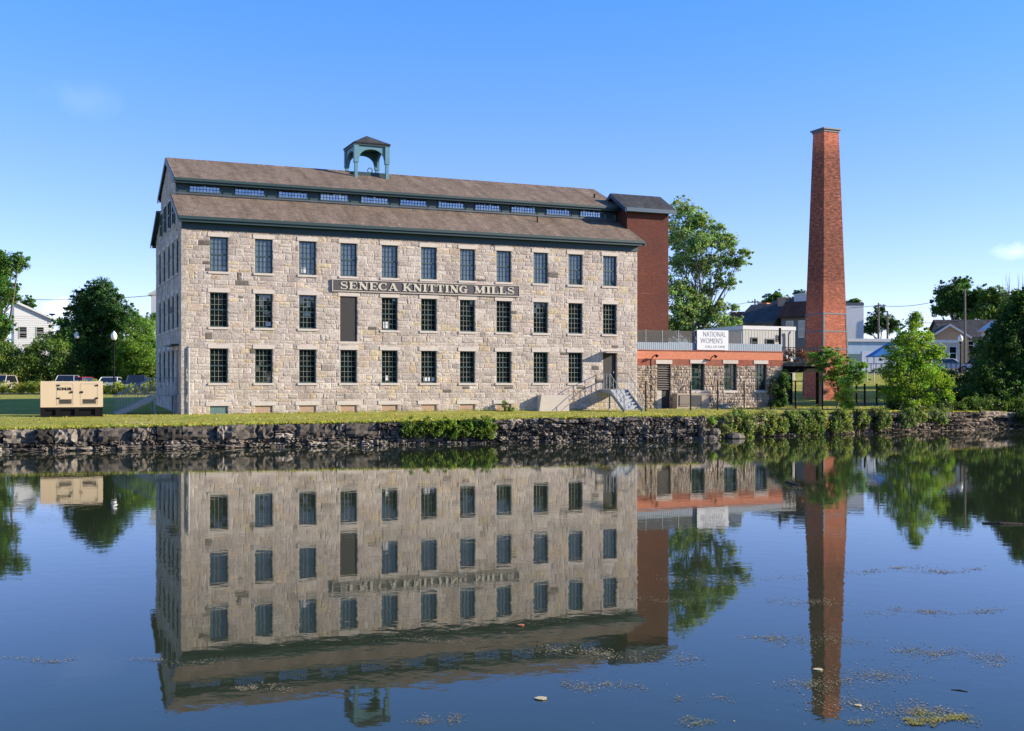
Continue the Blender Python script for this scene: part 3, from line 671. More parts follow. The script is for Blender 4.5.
def glyph(ch):
    if ch == 'I': return .40, rect(.2-T/2, .2+T/2, 0, 1)+serif(.2, 1, .40)+serif(.2, 0, .40)
    if ch == 'E': return .74, rect(.08, .08+T, 0, 1)+rect(0, .70, 1-SE, 1)+rect(0, .72, 0, SE)+rect(.2, .52, .46, .46+Hh)+rect(.62, .70, .72, 1)+rect(.64, .72, 0, .30)+rect(.46, .53, .36, .64)
    if ch == 'L': return .68, rect(.08, .08+T, 0, 1)+serif(.185, 1, .40)+rect(0, .66, 0, SE)+rect(.58, .66, 0, .32)
    if ch == 'T': return .76, rect(.38-T/2, .38+T/2, 0, 1)+rect(.02, .74, 1-SE, 1)+rect(.02, .10, .70, 1)+rect(.66, .74, .70, 1)+serif(.38, 0, .42)
    if ch == 'N': return .88, rect(.13, .13+Hh, 0, 1)+rect(.67, .67+Hh, 0, 1)+stroke([(.17, .95), (.68, .06)], [T*1.2]*2)+serif(.17, 0, .34)+rect(0, .24, 1-SE, 1)+serif(.71, 1, .34)
    if ch == 'M': return 1.05, rect(.13, .13+Hh, 0, 1)+rect(.74, .74+T, 0, 1)+stroke([(.2, .95), (.5, .08)], [T]*2)+stroke([(.5, .08), (.8, .95)], [Hh]*2)+serif(.17, 0, .34)+rect(0, .28, 1-SE, 1)+rect(.72, 1.05, 1-SE, 1)+serif(.845, 0, .40)
    if ch == 'A': return .84, stroke([(.12, .03), (.40, .97)], [Hh]*2)+stroke([(.40, .97), (.70, .03)], [T]*2)+rect(.22, .58, .28, .28+Hh)+serif(.12, 0, .28)+serif(.70, 0, .34)
    if ch == 'K': return .88, rect(.08, .08+T, 0, 1)+serif(.185, 1, .40)+serif(.185, 0, .40)+stroke([(.28, .42), (.70, .95)], [Hh]*2)+stroke([(.38, .56), (.72, .04)], [T]*2)+serif(.70, 1, .32)+serif(.74, 0, .32)
    if ch in 'CG':
        pts, wd = [], []
        for k in range(19):
            t = R(48+k*(264/18)); pts.append((.40+.33*math.cos(t), .5+.44*math.sin(t))); wd.append(Hh+(T-Hh)*max(0, -math.cos(t))**1.2)
        g = stroke(pts, wd)+rect(.60, .68, .66, .97)
        if ch == 'G': g += rect(.53, .53+T*.85, .03, .42)+rect(.44, .82, .40, .40+SE)
        else: g += rect(.62, .68, .06, .26)
        return (.86 if ch == 'G' else .78), g
    if ch == 'S':
        pts, wd = [], []
        for k in range(13):
            t = R(30+k*20); pts.append((.34+.24*math.cos(t), .735+.215*math.sin(t))); wd.append(Hh+(T-Hh)*(max(0, k-6)/6))
        for k in range(1, 14):
            t = R(90-k*20); pts.append((.34+.26*math.cos(t), .275+.225*math.sin(t))); wd.append(Hh+(T-Hh)*max(0, 1-k/6))
        return .68, stroke(pts, wd)+rect(.54, .60, .66, .97)+rect(.06, .12, .03, .34)
def word(txt, a0, a1, z0, hgt):
    gs = [glyph(c) for c in txt]; sp = .07; tot = sum(g[0] for g in gs)+sp*(len(gs)-1); k = (a1-a0)/tot; x = 0
    for ch, (wd, qs) in zip(txt, gs):
        b = B()
        for i, q in enumerate(qs):
            q2 = [(a0+(x+px)*k, z0+pz*hgt) for px, pz in q]; b.prism(q2, 1, -.145+.0012*i, -.098)
        b.build('letter', 'gold', sign); x += wd+sp
word('SENECA', 9.10, 12.68, 8.785, .47); word('KNITTING', 13.00, 17.25, 8.79, .47); word('MILLS', 17.65, 20.38, 8.80, .47)
def text_part(txt, size, mp, mat_name, parent, name='lettering', sx=1, align='CENTER', bold=0, dep=.004, name_off=0):
    cu = bpy.data.curves.new('t', 'FONT'); cu.body = txt; cu.size = size; cu.align_x = align; cu.extrude = dep; cu.offset = bold; cu.resolution_u = 3
    to = bpy.data.objects.new('t', cu); COL.objects.link(to); dg = bpy.context.evaluated_depsgraph_get()
    me = bpy.data.meshes.new_from_object(to.evaluated_get(dg)); bpy.data.objects.remove(to)
    b = B(); b.mesh([mp(v.co.x*sx, v.co.y, v.co.z) for v in me.vertices], [tuple(p.vertices) for p in me.polygons]); bpy.data.meshes.remove(me)
    return b.build(name, mat_name, parent)
# ------------------------------------------------------------------ front steel stairs
sf = thing('steel_staircase', 'grey galvanised steel stair with pipe handrails rising to the dark front door', 'staircase', (27.15, -1.7, G0))
pf = B(); pf.box(26.5, 27.85, -1.4, -.06, 2.72, 2.79); pf.box(26.5, 26.56, -1.4, -.06, 2.55, 2.72); pf.box(27.79, 27.85, -1.4, -.06, 2.55, 2.72); pf.box(26.56, 27.79, -1.4, -1.34, 2.55, 2.715); pf.build('landing', 'steel', sf)
NS = 7; run, rise = .29, (2.79-1.38)/NS
for k in range(NS-1):
    t = B(); y1 = -1.4-k*run; zt = 2.79-(k+1)*rise
    t.box(26.57, 27.78, y1-run-.02, y1-.005, zt-.035, zt); t.box(26.57, 27.78, y1-.035, y1-.006, zt+.003, zt+rise-.05); t.build('tread', 'tread', sf)
bot = -1.4-(NS-1)*run-.12
for a in (26.5, 27.80):
    s_ = B(); s_.prism([(-1.4, 2.79), (-1.4, 2.5), (bot, 1.35), (bot-.12, 1.35), (bot-.12, 1.52)], 0, a, a+.055); s_.build('stringer', 'steel', sf)
    h = B(); x = a+.027
    h.tube([(x, -.1, 3.83), (x, -1.4, 3.83), (x, bot, 2.42), (x, bot-.12, 2.42), (x, bot-.12, 1.45)], .024, 6)
    h.tube([(x, -.1, 3.32), (x, -1.4, 3.32), (x, bot, 1.92)], .016, 5)
    for k in range(4): y = -.15-k*.41; h.tube([(x, y, 2.79), (x, y, 3.83)], .02, 5)
    for k in range(1, 5):
        y = -1.4+(bot+1.4)*k/4; z = 2.79-(2.79-1.38)*k/4; h.tube([(x, y, z), (x, y, z+1.04)], .02, 5)
    h.build('handrail', 'steel', sf)
for a in (26.55, 27.8):
    p = B(); p.box(a-.04, a+.04, -1.36, -1.28, 1.3, 2.715); p.build('leg', 'steel', sf)
# ------------------------------------------------------------------ side steps on the shaded gable
ss = thing('side_staircase', 'grey steel side stair with close balusters beside the shaded gable of the stone mill', 'staircase', (-2.2, 2.6, G0))
p = B(); p.box(-1.35, -.07, 1.95, 3.3, 2.42, 2.5); p.build('landing', 'steel', ss)
for x_, y_ in ((-1.28, 2.03), (-1.28, 3.22), (-.14, 2.03), (-.14, 3.22)):
    p = B(); p.box(x_-.04, x_+.04, y_-.04, y_+.04, 1.3, 2.418); p.build('leg', 'steel', ss)
for k in range(5):
    t = B(); x = -1.36-k*.36; zt = 2.5-(k+1)*.185; t.box(x-.38, x, 2.0, 3.2, zt-.06, zt); t.build('tread', 'tread', ss)
for b0 in (1.96, 3.24):
    s_ = B(); s_.prism([(-1.36, 2.5), (-1.36, 2.18), (-3.35, 1.25), (-3.5, 1.25), (-3.5, 1.5)], 1, b0-.03, b0+.03); s_.build('stringer', 'steel', ss)
    h = B(); h.tube([(-.1, b0, 3.5), (-1.36, b0, 3.5), (-3.45, b0, 2.45), (-3.45, b0, 1.3)], .026, 6)
    for k in range(7): x = -.12-k*.2; h.tube([(x, b0, 2.5), (x, b0, 3.5)], .014, 4)
    for k in range(1, 12):
        x = -1.36-2.09*k/12; z = 2.5-1.05*k/12; h.tube([(x, b0, z-.08), (x, b0, z+1.0)], .014, 4)
    h.build('handrail', 'steel', ss)
# ------------------------------------------------------------------ generator
gx0, gx1, gy0, gy1 = la(40.5, -1.0), la(103, -1.0), -1.0, .25
g0 = gz(-5, -.6)
gen = thing('generator', 'beige standby generator cabinet on a black base tank, lettered KOHLER, on the lawn', 'generator', ((gx0+gx1)/2, -.5, g0))
b = B(); zt = g0+.5; top = CAMZ+.04
b.box(gx0, gx1, gy0, gy1, zt, top); b.prism([(gy0, top), (gy1, top), (gy1-.08, top+.05), (gy0+.08, top+.05)], 0, gx0+.01, gx1-.01); b.build('enclosure', 'beige', gen)
b = B(); b.box(gx0+.01, gx1-.01, gy0+.02, gy1-.02, zt-.12, zt-.003); b.box(gx0+.01, gx1-.01, gy0+.12, gy1-.12, g0+.05, zt-.12); b.box(gx0+.01, gx1-.01, gy0+.02, gy1-.02, g0-.05, g0+.06)
for x in (gx0+.01, gx0+.75, gx0+1.7, gx1-.4): b.box(x, x+.22, gy0+.021, gy0+.125, g0+.06, zt-.12)
b.build('base_tank', 'black_steel', gen)
for x0, x1 in ((gx0+.80, gx0+1.62), (gx0+1.98, gx0+2.86)):
    b = B()
    for q in ((x0, x0+.012, zt+.12, top-.08), (x1-.012, x1, zt+.12, top-.08), (x0+.012, x1-.012, top-.095, top-.08), (x0+.012, x1-.012, zt+.12, zt+.135)): b.box(q[0], q[1], gy0-.006, gy0-.001, q[2], q[3])
    dd = b.build('access_door', 'ink', gen)
    b = B()
    for k in range(5): b.box(x0+.14, x1-.06, gy0-.03, gy0-.001, zt+.20+k*.05, zt+.222+k*.05)
    b.build('louvre', 'black_steel', dd)
    for (x, z) in ((x0+.03, top-.2), (x0+.03, zt+.45)) if x0 < gx0+1 else ((x1-.1, top-.2), (x1-.1, zt+.45)):
        b = B(); b.box(x, x+.13, gy0-.04, gy0-.001, z, z+.07); b.build('hinge', 'black_steel', dd)
    b = B(); xl = x1-.13 if x0 < gx0+1 else x0+.03; b.box(xl, xl+.11, gy0-.05, gy0-.001, zt+.76, zt+.86); b.build('latch', 'black_steel', dd)
text_part('KOHLER', .19, lambda x, y, z: (gx0+1.18+x, gy0-.004-max(z, 0), top-.42+y), 'black_steel', gen, 'lettering', 1.0, 'CENTER', .012)
# ------------------------------------------------------------------ brick tower
tw = thing('brick_tower', 'tall dark red brick stair tower with gabled roof behind the mill right end', 'tower', (31.0, 3.3, 1.5))
b = B(); b.prism([(1.55, 1.3), (5.05, 1.3), (5.05, 15.0), (3.3, 16.05), (1.55, 15.0)], 0, 29.42, 32.65); twall = b.build('wall', 'brick_old', tw)
b = B()
for q in ((30.05, 30.08, 9.3, 10.6), (31.4, 31.43, 9.3, 10.6), (30.08, 31.4, 9.3, 9.33), (30.08, 31.4, 10.57, 10.6)): b.box(q[0], q[1], 1.535, 1.549, q[2], q[3])
b.build('bricked_opening', 'brick_band', twall)
b = B(); b.box(29.40, 29.416, 2.2, 3.0, 13.1, 14.0); b.build('window', 'pane', tw)
b = B()
for s in (0, 1):
    f = (lambda x: x) if s == 0 else (lambda x: 6.6-x)
    b.prism([(f(1.12), 15.02), (f(3.3), 16.30), (f(3.3), 16.16), (f(1.12), 14.88)], 0, 29.1, 33.0)
b.build('roof', 'roof_dark', tw)
b = B(); b.box(29.12, 32.98, 1.06, 1.117, 14.78, 15.04); b.box(29.42, 32.65, 1.2, 1.545, 14.80, 14.87); b.box(29.12, 32.98, 5.483, 5.54, 14.78, 15.04)
for x0, x1 in ((29.04, 29.097), (33.003, 33.06)):
    for s in (0, 1):
        f = (lambda x: x) if s == 0 else (lambda x: 6.6-x)
        b.prism([(f(1.08), 14.99), (f(3.3), 16.29), (f(3.3), 16.0), (f(1.08), 14.72)], 0, x0, x1)
M['navy'] = plain('blue_green_trim', (.03, .07, .11), .5, 0, .1, 2)
b.build('fascia', 'navy', tw)
# ------------------------------------------------------------------ annex
AB = 1.2; AL, AR = 29.36, 41.9
an = thing('brick_annex', 'low annex with fieldstone wall and orange brick parapet between the mill and the chimney', 'annex', (35.6, 5, 1.45))
af = lambda h, z, o: (h, AB-o, z)
APAL = [((.46, .38, .30), 5), ((.36, .29, .23), 3), ((.52, .44, .36), 4), ((.24, .19, .16), 2), ((.44, .33, .22), 2)]
aw = [(31.55, 32.58, 1.2, 4.50), (34.28, 35.30, 2.68, 4.55), (36.94, 37.96, 2.68, 4.55), (39.53, 40.50, 2.68, 4.55)]
stn, mtr = B(), B()
wallfill(stn, mtr, af, AL, AR, 1.2, 4.40, [(q[0], q[1], q[2], min(q[3], 4.4)) for q in aw], pal=APAL, ch=(.10, .27), cw=(.13, .42), prot=.06)
mtr.box(AL, AR, AB+.34, 9, 1.2, 4.4)
for q in aw: reveal(mtr, af, (q[0], q[1], q[2], min(q[3], 4.4)), .3)
ar_ = lambda h, z, o: (AR+o, h, z)
mtr.poly([(AR, AB, 1.2), (AR, AB+.4, 1.2), (AR, AB+.4, 4.4), (AR, AB, 4.4)]); rubble(stn, ar_, AB, 9, 1.2, 4.4, pal=APAL, ch=(.10, .27), cw=(.13, .42), prot=.06)
M['annex_mortar'] = plain('annex_mortar', (.24, .2, .165), .95, 0, .25, 4)
mtr.build('wall', 'annex_mortar', an); stn.build('stonework', 'annex_stone', an)
bb = B()
edges = [AL]+[e for q in aw for e in (q[0], q[1])]+[AR]
for k in range(0, len(edges), 2): bb.box(edges[k], edges[k+1], AB-.02, AB+.33, 4.4, 4.83)
bb.box(AL, AR, AB+.34, 9, 4.4, 4.83)
for q in aw: bb.box(q[0], q[1], AB-.02, AB+.33, q[3]+.003, 4.83)
bb.build('brick_band', 'brick_band', an)
bb = B(); bb.box(AL, AR, AB-.03, 9, 4.83, 5.40); bb.build('parapet', 'brick_new', an)
bb = B(); bb.box(AL, AR+.04, AB-.07, AB+.4, 5.402, 5.46); bb.build('coping', 'brick_band', an)
for i, q in enumerate(aw[1:]):
    wo = window(an, af, q[0], q[1], q[2], q[3], nc=3, nr=6, d=.2, lint=0, sill=.16, pane='pane_green', mun='green')
    l = B(); mbox(l, af, q[0]-.13, q[1]+.13, q[3]+.004, q[3]+.26, -.1, .06); l.build('lintel', 'mortar' if i == 1 else 'trim', wo)
q = aw[0]; l = B()
mbox(l, af, q[0], q[0]+.05, 2.7, 4.5, -.2, -.02); mbox(l, af, q[1]-.05, q[1], 2.7, 4.5, -.2, -.02); mbox(l, af, q[0]+.05, q[1]-.05, 2.7, 4.5, -.2, -.17)
lv = l.build('louvre_panel', 'black_steel', an)
for k in range(11):
    s_ = B(); z = 2.75+k*.158; s_.mesh([af(q[0]+.05, z, -.01), af(q[1]-.05, z, -.01), af(q[1]-.05, z+.09, -.12), af(q[0]+.05, z+.09, -.12), af(q[0]+.05, z+.02, -.01), af(q[1]-.05, z+.02, -.01), af(q[1]-.05, z+.11, -.12), af(q[0]+.05, z+.11, -.12)],
        [(0,1,2,3),(7,6,5,4),(0,4,5,1),(3,2,6,7),(0,3,7,4),(1,5,6,2)]); s_.build('slat', 'wood', lv)
l = B(); mbox(l, af, q[0]-.13, q[1]+.13, 4.504, 4.78, -.1, .06); l.build('lintel', 'trim', lv)
l = B(); mbox(l, af, q[0]+.38, q[1], 1.3, 2.69, -.2, -.12); l.build('door', 'panel', an)
l = B(); mbox(l, af, q[0], q[0]+.378, 1.3, 2.69, -.2, -.05); l.build('blocking', 'concrete', an)
for x in (31.05, 35.75):
    l = B(); l.tube([af(x, 4.75, .0), af(x+.05, 5.0, .22), af(x+.2, 5.12, .35)], .035, 5); l.tube([af(x+.2, 5.12, .35), af(x+.28, 4.98, .42)], [.06, .13], 8); l.build('wall_lamp', 'black_steel', an)
l = B(); l.tube([af(31.05, 4.75, .03), af(31.05, 1.4, .03)], .03, 5); l.build('conduit', 'black_steel', an)
# roof-edge screen
rl = thing('roof_screen', 'railing of glass panels over a grey corrugated band along the annex parapet', 'railing', (35.6, 1.35, 5.46))
l = B(); n = 160; x0, x1 = 29.45, 41.85
for k in range(n):
    a0, a1 = x0+(x1-x0)*k/n, x0+(x1-x0)*(k+1)/n; o0, o1 = (0, .012) if k % 2 == 0 else (.012, 0); l.poly([(a0, 1.32-o0, 5.46), (a1, 1.32-o1, 5.46), (a1, 1.32-o1, 5.98), (a0, 1.32-o0, 5.98)])
l.box(x0, x1, 1.33, 1.36, 5.46, 5.98); l.build('corrugated_band', 'corrugated', rl)
for k in range(7):
    a0 = 29.45+k*1.29; l = B(); l.box(a0+.02, a0+1.27, 1.325, 1.345, 5.99, 6.80); l.build('glass_panel', 'screen', rl)
for k in range(8):
    a0 = 29.45+k*1.29; l = B(); l.box(a0-.018, a0+.018, 1.31, 1.36, 5.985, 6.84); l.build('post', 'steel', rl)
bn = thing('banner', "white banner lettered NATIONAL WOMEN'S HALL OF FAME on the annex roof railing", 'banner', (36.0, 1.2, 5.5))
l = B(); l.box(34.72, 37.28, 1.17, 1.21, 5.50, 6.88); l.build('panel', 'banner', bn)
text_part('NATIONAL', .50, lambda x, y, z: (36.13+x, 1.165-max(z, 0), 6.42+y*1.05), 'ink', bn, 'lettering', .74, bold=-.004)
text_part("WOMEN'S", .50, lambda x, y, z: (35.9+x, 1.165-max(z, 0), 5.96+y*1.05), 'ink', bn, 'lettering', .80, bold=-.004)
text_part('HALL OF FAME', .26, lambda x, y, z: (36.2+x, 1.165-max(z, 0), 5.64+y), 'ink', bn, 'lettering', .95, bold=-.004)
# plant unit in front of the annex
M['tan_panel'] = plain('tan_panel', (.36, .29, .22), .8, 0, .15, 3)
hv = thing('condenser_unit', 'grey and tan boxed air conditioning unit standing against the annex below its first window', 'air conditioner', (33.9, .8, 1.43))
l = B(); l.box(32.68, 35.2, .45, 1.1, 1.4, 2.5); l.build('casing', 'tan_panel', hv)
for x0, x1, m in ((32.85, 33.65, 'wood'), (33.75, 34.25, 'greywall'), (34.27, 34.62, 'greywall')):
    l = B(); l.box(x0, x1, .40, .447, 1.62, 2.38); g_ = l.build('grille', m, hv)
    l = B()
    for k in range(9): z = 1.66+k*.078; l.box(x0+.02, x1-.02, .385, .398, z, z+.03)
    l.build('slat', 'black_steel' if m == 'greywall' else 'tan_panel', g_)
# ------------------------------------------------------------------ chimney
CH0 = (49.8, 6.7); hb, ht = 1.33, .71; cxa, cxb = CH0[0]+hb, CH0[1]+hb; zb, zt = 1.3, 23.25
ch = thing('brick_chimney', 'tall tapering square red brick factory chimney with iron straps and a metal cap', 'chimney', (cxa, cxb, zb))
def hw(z): return hb+(ht-hb)*(z-zb)/(zt-zb)
def frust(b, z0, z1, e=0, col=(1, 1, 1)):
    h0, h1 = hw(z0)+e, hw(z1)+e
    b.mesh([(cxa+sx*h, cxb+sy*h, z) for z, h in ((z0, h0), (z1, h1)) for sx, sy in ((-1,-1),(1,-1),(1,1),(-1,1))], [(3,2,1,0),(4,5,6,7),(0,1,5,4),(1,2,6,5),(2,3,7,6),(3,0,4,7)], col)
b = B(); frust(b, zb, zt); b.build('shaft', 'brick_stack', ch)
for z in (5.85, 7.25, 8.65): 
    b = B(); frust(b, z, z+.11, .025); b.build('strap', 'iron_strap', ch)
for sx, sy in ((-1, -1), (1, -1), (-1, 1)):
    b = B()
    za, zc = 1.4, 8.64
    for (p, q) in (((0, 0), (.12, 0)), ((0, 0), (0, .12))):
        pts = []
        for z in (za, zc):
            h = hw(z)+.012; pts.append((cxa+sx*h, cxb+sy*h, z))
        dx, dy = -sx*q[0], -sy*q[1]; ox, oy = (0, sy*.012) if q[0] else (sx*.012, 0)
        P4 = [pts[0], (pts[0][0]+dx, pts[0][1]+dy, za), (pts[1][0]+dx, pts[1][1]+dy, zc), pts[1]]
        b.mesh(P4+[(x+ox, y+oy, z) for x, y, z in P4], [(0,1,2,3),(7,6,5,4),(0,4,5,1),(1,5,6,2),(2,6,7,3),(3,7,4,0)])
    b.build('corner_angle', 'iron_strap', ch)
b = B(); b.box(cxa-ht-.06, cxa+ht+.06, cxb-ht-.06, cxb+ht+.06, zt-.02, zt+.14); b.box(cxa-ht-.16, cxa+ht+.16, cxb-ht-.16, cxb+ht+.16, zt+.143, zt+.27); b.build('cap', 'cap', ch)
# ------------------------------------------------------------------ steel porch between annex and chimney
po = thing('steel_porch', 'flat dark steel porch roof on posts linking the annex to the chimney', 'porch', (45.5, 4.6, 1.45))
b = B(); b.box(42.05, 46.2, 1.6, 6.2, 4.45, 4.55); b.box(42.0, 46.25, 1.5, 1.6, 4.42, 4.74); b.box(42.0, 42.05, 1.6, 6.2, 4.42, 4.74); b.build('roof', 'wood', po)
b = B(); b.box(42.1, 46.1, 1.7, 1.95, 3.98, 4.44); b.box(42.1, 46.1, 4.5, 4.75, 3.98, 4.44); b.build('beam', 'black_steel', po)
for (a, b0) in ((42.35, 1.8), (45.6, 1.8), (42.35, 5.4), (45.6, 5.4)):
    b = B(); e = .09 if a < 44 else .18; b.box(a-e, a+e, b0-e, b0+e, 1.3, 3.98); b.build('post', 'black_steel', po)
b = B(); b.tube([(42.4, 2.2, 4.56), (42.4, 2.2, 7.2)], .09, 8); b.build('vent_pipe', 'black_steel', po)
b = B()
for a in np.arange(42.2, 46.2, .35): b.box(a-.015, a+.015, 1.66, 1.69, 4.74, 5.75)
b.box(42.2, 46.1, 1.65, 1.70, 5.75, 5.80); b.build('railing', 'black_steel', po)
shrub('roof_planter', 'dark plum coloured plants growing behind the railing on the porch roof', [(43.2, 3.0, 5.05, .7, .8, .5), (44.6, 3.4, 5.15, .8, .8, .6)], MILL, (.05, .022, .022), .16, 14, 20, cat='plants', stems=True)
# ------------------------------------------------------------------ quay walls
QP = [((.12, .105, .088), 4), ((.18, .157, .128), 4), ((.25, .218, .18), 3), ((.36, .31, .25), 1.6), ((.05, .045, .04), 2)]
QP2 = [((.19, .15, .105), 4), ((.13, .105, .08), 3), ((.31, .25, .18), 2), ((.06, .05, .042), 2)]
def quay_block(b, a0, a1, bf, z0, z1, col, dep=.7):
    def j(k=.05): return random.uniform(-k, k)
    n, m = 7, 5; e = .004; vs, fs = [], []
    off = j(.10)
    for k in range(m+1):
        for i in range(n+1):
            edge = (i in (0, n))+(k in (0, m)); a = a0+e+(a1-a0-2*e)*i/n; z = z0+e*.6+(z1-z0-1.2*e)*k/m
            vs.append((a+j(.03), bf+off+(.06 if edge == 1 else .12 if edge == 2 else 0)+j(.085), z+j(.04)))
    fs = [(k*(n+1)+i, k*(n+1)+i+1, (k+1)*(n+1)+i+1, (k+1)*(n+1)+i) for k in range(m) for i in range(n)]
    top = m*(n+1); base = len(vs)
    for i in range(n+1): vs.append((vs[top+i][0], bf+dep, z1-e+j(.015)))
    fs += [(top+i, top+i+1, base+i+1, base+i) for i in range(n)]
    bb_ = len(vs); vs += [(a0+e, bf+dep, z0), (a1-e, bf+dep, z0)]
    fs += [(0, (n+1), 2*(n+1), top, base, bb_), (n, bb_+1, base+n, top+n, 2*(n+1)+n, (n+1)+n)]
    b.mesh(vs, fs, col)
def quay(a0, a1, courses, pal, name, label, rough=0, slump=None):
    b = B()
    for ci, (f0, f1, wr, back) in enumerate(courses):
        a = a0-random.random()*.5
        while a < a1:
            w = random.uniform(*wr); zt = interp(a, WALLZ)
            z0, z1 = -.25+(zt+.25)*f0, -.25+(zt+.25)*f1
            if f0 == 0: z0 = -.4
            if f1 == 1: z1 += random.uniform(-.05, .06)+rough*random.uniform(-1, .4)
            w = min(w, a1-a+.02)
            bw = interp(a+w/2, WALLB)-back
            hz_split = f1-f0 > .4 and random.random() < .45
            if hz_split:
                zm = z0+(z1-z0)*random.uniform(.35, .65); quay_block(b, a, a+w, bw+random.uniform(-.05, .1), z0, zm, pick(LOW)); z0 = zm
            if not (slump and random.random() < slump): quay_block(b, a, a+w, bw+rough*random.uniform(-.5, 1), z0, z1, pick(pal[ci] if isinstance(pal, list) and isinstance(pal[0], list) else pal))
            a += w
    return tag(b.build(name, 'quay'), label, 'wall')
QD = [((.11, .095, .08), 5), ((.16, .138, .112), 3), ((.27, .235, .19), 2), ((.045, .04, .035), 2)]
LOW = [((.19, .165, .13), 4), ((.28, .24, .19), 3), ((.09, .08, .07), 2), ((.40, .35, .28), 1.5)]
quay(-46, 9, [(0, .2, (.5, 1.4), .12), (.2, .36, (.4, 1.3), .08), (.36, .52, (.35, 1.1), .03), (.52, 1, (.35, 1.7), .08)], [LOW, LOW, QD, QD], 'stone_wall', 'dark weathered river wall of big capping slabs along the left lawn, left of the ivy')
quay(9, 27.2, [(0, .13, (.4, 1.0), .14), (.13, .27, (.25, .8), .05), (.27, .41, (.2, .7), .0), (.41, .56, (.2, .8), .03), (.56, .7, (.2, .6), .0), (.7, .84, (.25, .9), .04), (.84, 1, (.3, 1.2), .02)], [LOW, QP, QP, QP, QP, QP, QP], 'stone_wall', 'dark river wall of small courses below the right half of the mill, behind the ivy')
quay(26.8, 29.4, [(0, .3, (.3, .8), .35), (.3, .65, (.3, .7), .2), (.65, .95, (.3, .7), .05)], LOW, 'stone_wall', 'low broken stones in the gap of the river wall under the round bush', .05)
quay(29.0, 43.6, [(0, .14, (.4, 1.1), .2), (.14, .3, (.4, 1.2), .05), (.3, .46, (.3, 1.0), .0), (.46, .62, (.4, 1.3), .08), (.62, .8, (.3, 1.0), -.02), (.8, 1, (.5, 1.6), .1)], QP2, 'stone_wall', 'tumbled brown river wall below the annex, half hidden by hanging shrubs', .06)
quay(43.6, 56.5, [(0, .2, (.5, 1.8), .25), (.2, .38, (.5, 1.6), .05), (.38, .55, (.4, 1.4), .12), (.55, .75, (.4, 1.7), -.05), (.75, 1, (.5, 2.0), .1)], QP2, 'stone_wall', 'broken ledge of brown stones under the riverside trees at the right', .08)
def boulder(a, b, z, rx, ry, rz, label):
    bo = B(); n, m = 8, 5; vs = []
    for k in range(m+1):
        ph = math.pi*k/m-math.pi/2
        for i in range(n):
            t = 2*math.pi*i/n; s = random.uniform(.82, 1.12); vs.append((a+rx*math.cos(t)*math.cos(ph)*s, b+ry*math.sin(t)*math.cos(ph)*s, z+rz*math.sin(ph)*random.uniform(.85, 1.1)))
    fs = [(k*n+i, k*n+(i+1) % n, (k+1)*n+(i+1) % n, (k+1)*n+i) for k in range(m) for i in range(n)]
    bo.mesh(vs, fs, (.17, .15, .125)); return tag(bo.build('boulder', 'quay'), label, 'boulder')
boulder(28.1, -11.2, .38, .42, .3, .27, 'pale upright boulder in the gap of the river wall beside the small round bush')
boulder(27.6, -11.6, .06, .4, .3, .2, 'low flat boulder at the waterline below the small round bush')
boulder(29.5, -11.2, .12, .6, .4, .22, 'low flat boulder at the waterline right of the pale upright boulder')
# ------------------------------------------------------------------ wire fence
fe = thing('wire_fence', 'wire fence on thin black posts along the lawn in front of the annex', 'fence', (36, -2, 1.4))
FP = [28.83, 32.21, 34.31, 36.41, 38.55, 40.61, 42.9, 45.2]
for a in FP:
    p = B(); z = gz(a, -2); p.box(a-.035, a+.035, -2.035, -1.965, z-.1, 3.32); p.build('post', 'black_steel', fe)
for z in (3.05, 2.4, 1.8): p = B(); p.tube([(a, -2, z) for a in FP], .007, 3); p.build('wire', 'black_steel', fe)
fe = thing('iron_fence', 'short run of heavier black iron posts and low rail right of the chimney', 'fence', (47.2, 1, 1.5))
FP2 = [(45.9, 1.2), (46.9, 1.2), (47.9, 1.2), (49.2, 1.2), (50.6, 1.2)]
for u, (w_, b0) in zip((851.5, 856.5, 864.7, 876.7, 889), [(.05, 1.2)]*5):
    a = la(u, b0); p = B(); p.box(a-w_, a+w_, b0-w_, b0+w_, gz(a, b0)-.1, 3.15); p.build('post', 'black_steel', fe)
p = B(); p.box(la(850, 1.2), la(890, 1.2), 1.16, 1.24, 1.55, 1.72); p.build('rail', 'wood', fe)
# ------------------------------------------------------------------ street lamps
def lamp(u, vt, Y, label):
    x = wx(u, Y); z0 = gzw(x, Y); z1 = CAMZ+(HZ-vt)*Y/FOC; H_ = z1-z0
    t = thing('street_lamp', label, 'street lamp', (x, Y, z0), 0, WORLD, 'acorn street lamps')
    b = B(); b.lathe([(.20, z0-.05), (.20, z0+.25), (.13, z0+.5), (.12, z0+.8), (.075, z0+.9)], x, Y, 10); b.build('base', 'black_steel', t, WORLD)
    b = B(); b.lathe([(.075, z0+.9), (.055, z1-1.0), (.09, z1-.95), (.16, z1-.85), (.17, z1-.78)], x, Y, 10); b.build('post', 'black_steel', t, WORLD)
    b = B(); b.lathe([(.17, z1-.78), (.25, z1-.6), (.27, z1-.42), (.2, z1-.2), (.08, z1-.08), (.03, z1)], x, Y, 12); b.build('lamp_globe', 'globe', t, WORLD, smooth=True)
    return t
lamp(114, 331, 100, 'black street lamp with white acorn globe nearest the shaded gable of the mill')
lamp(77, 331, 116.5, 'street lamp whose white acorn globe shows above the bushes, left of the dark tree')
lamp(960.5, 334.5, 124, 'street lamp with pale globe beside the utility pole on the right street')
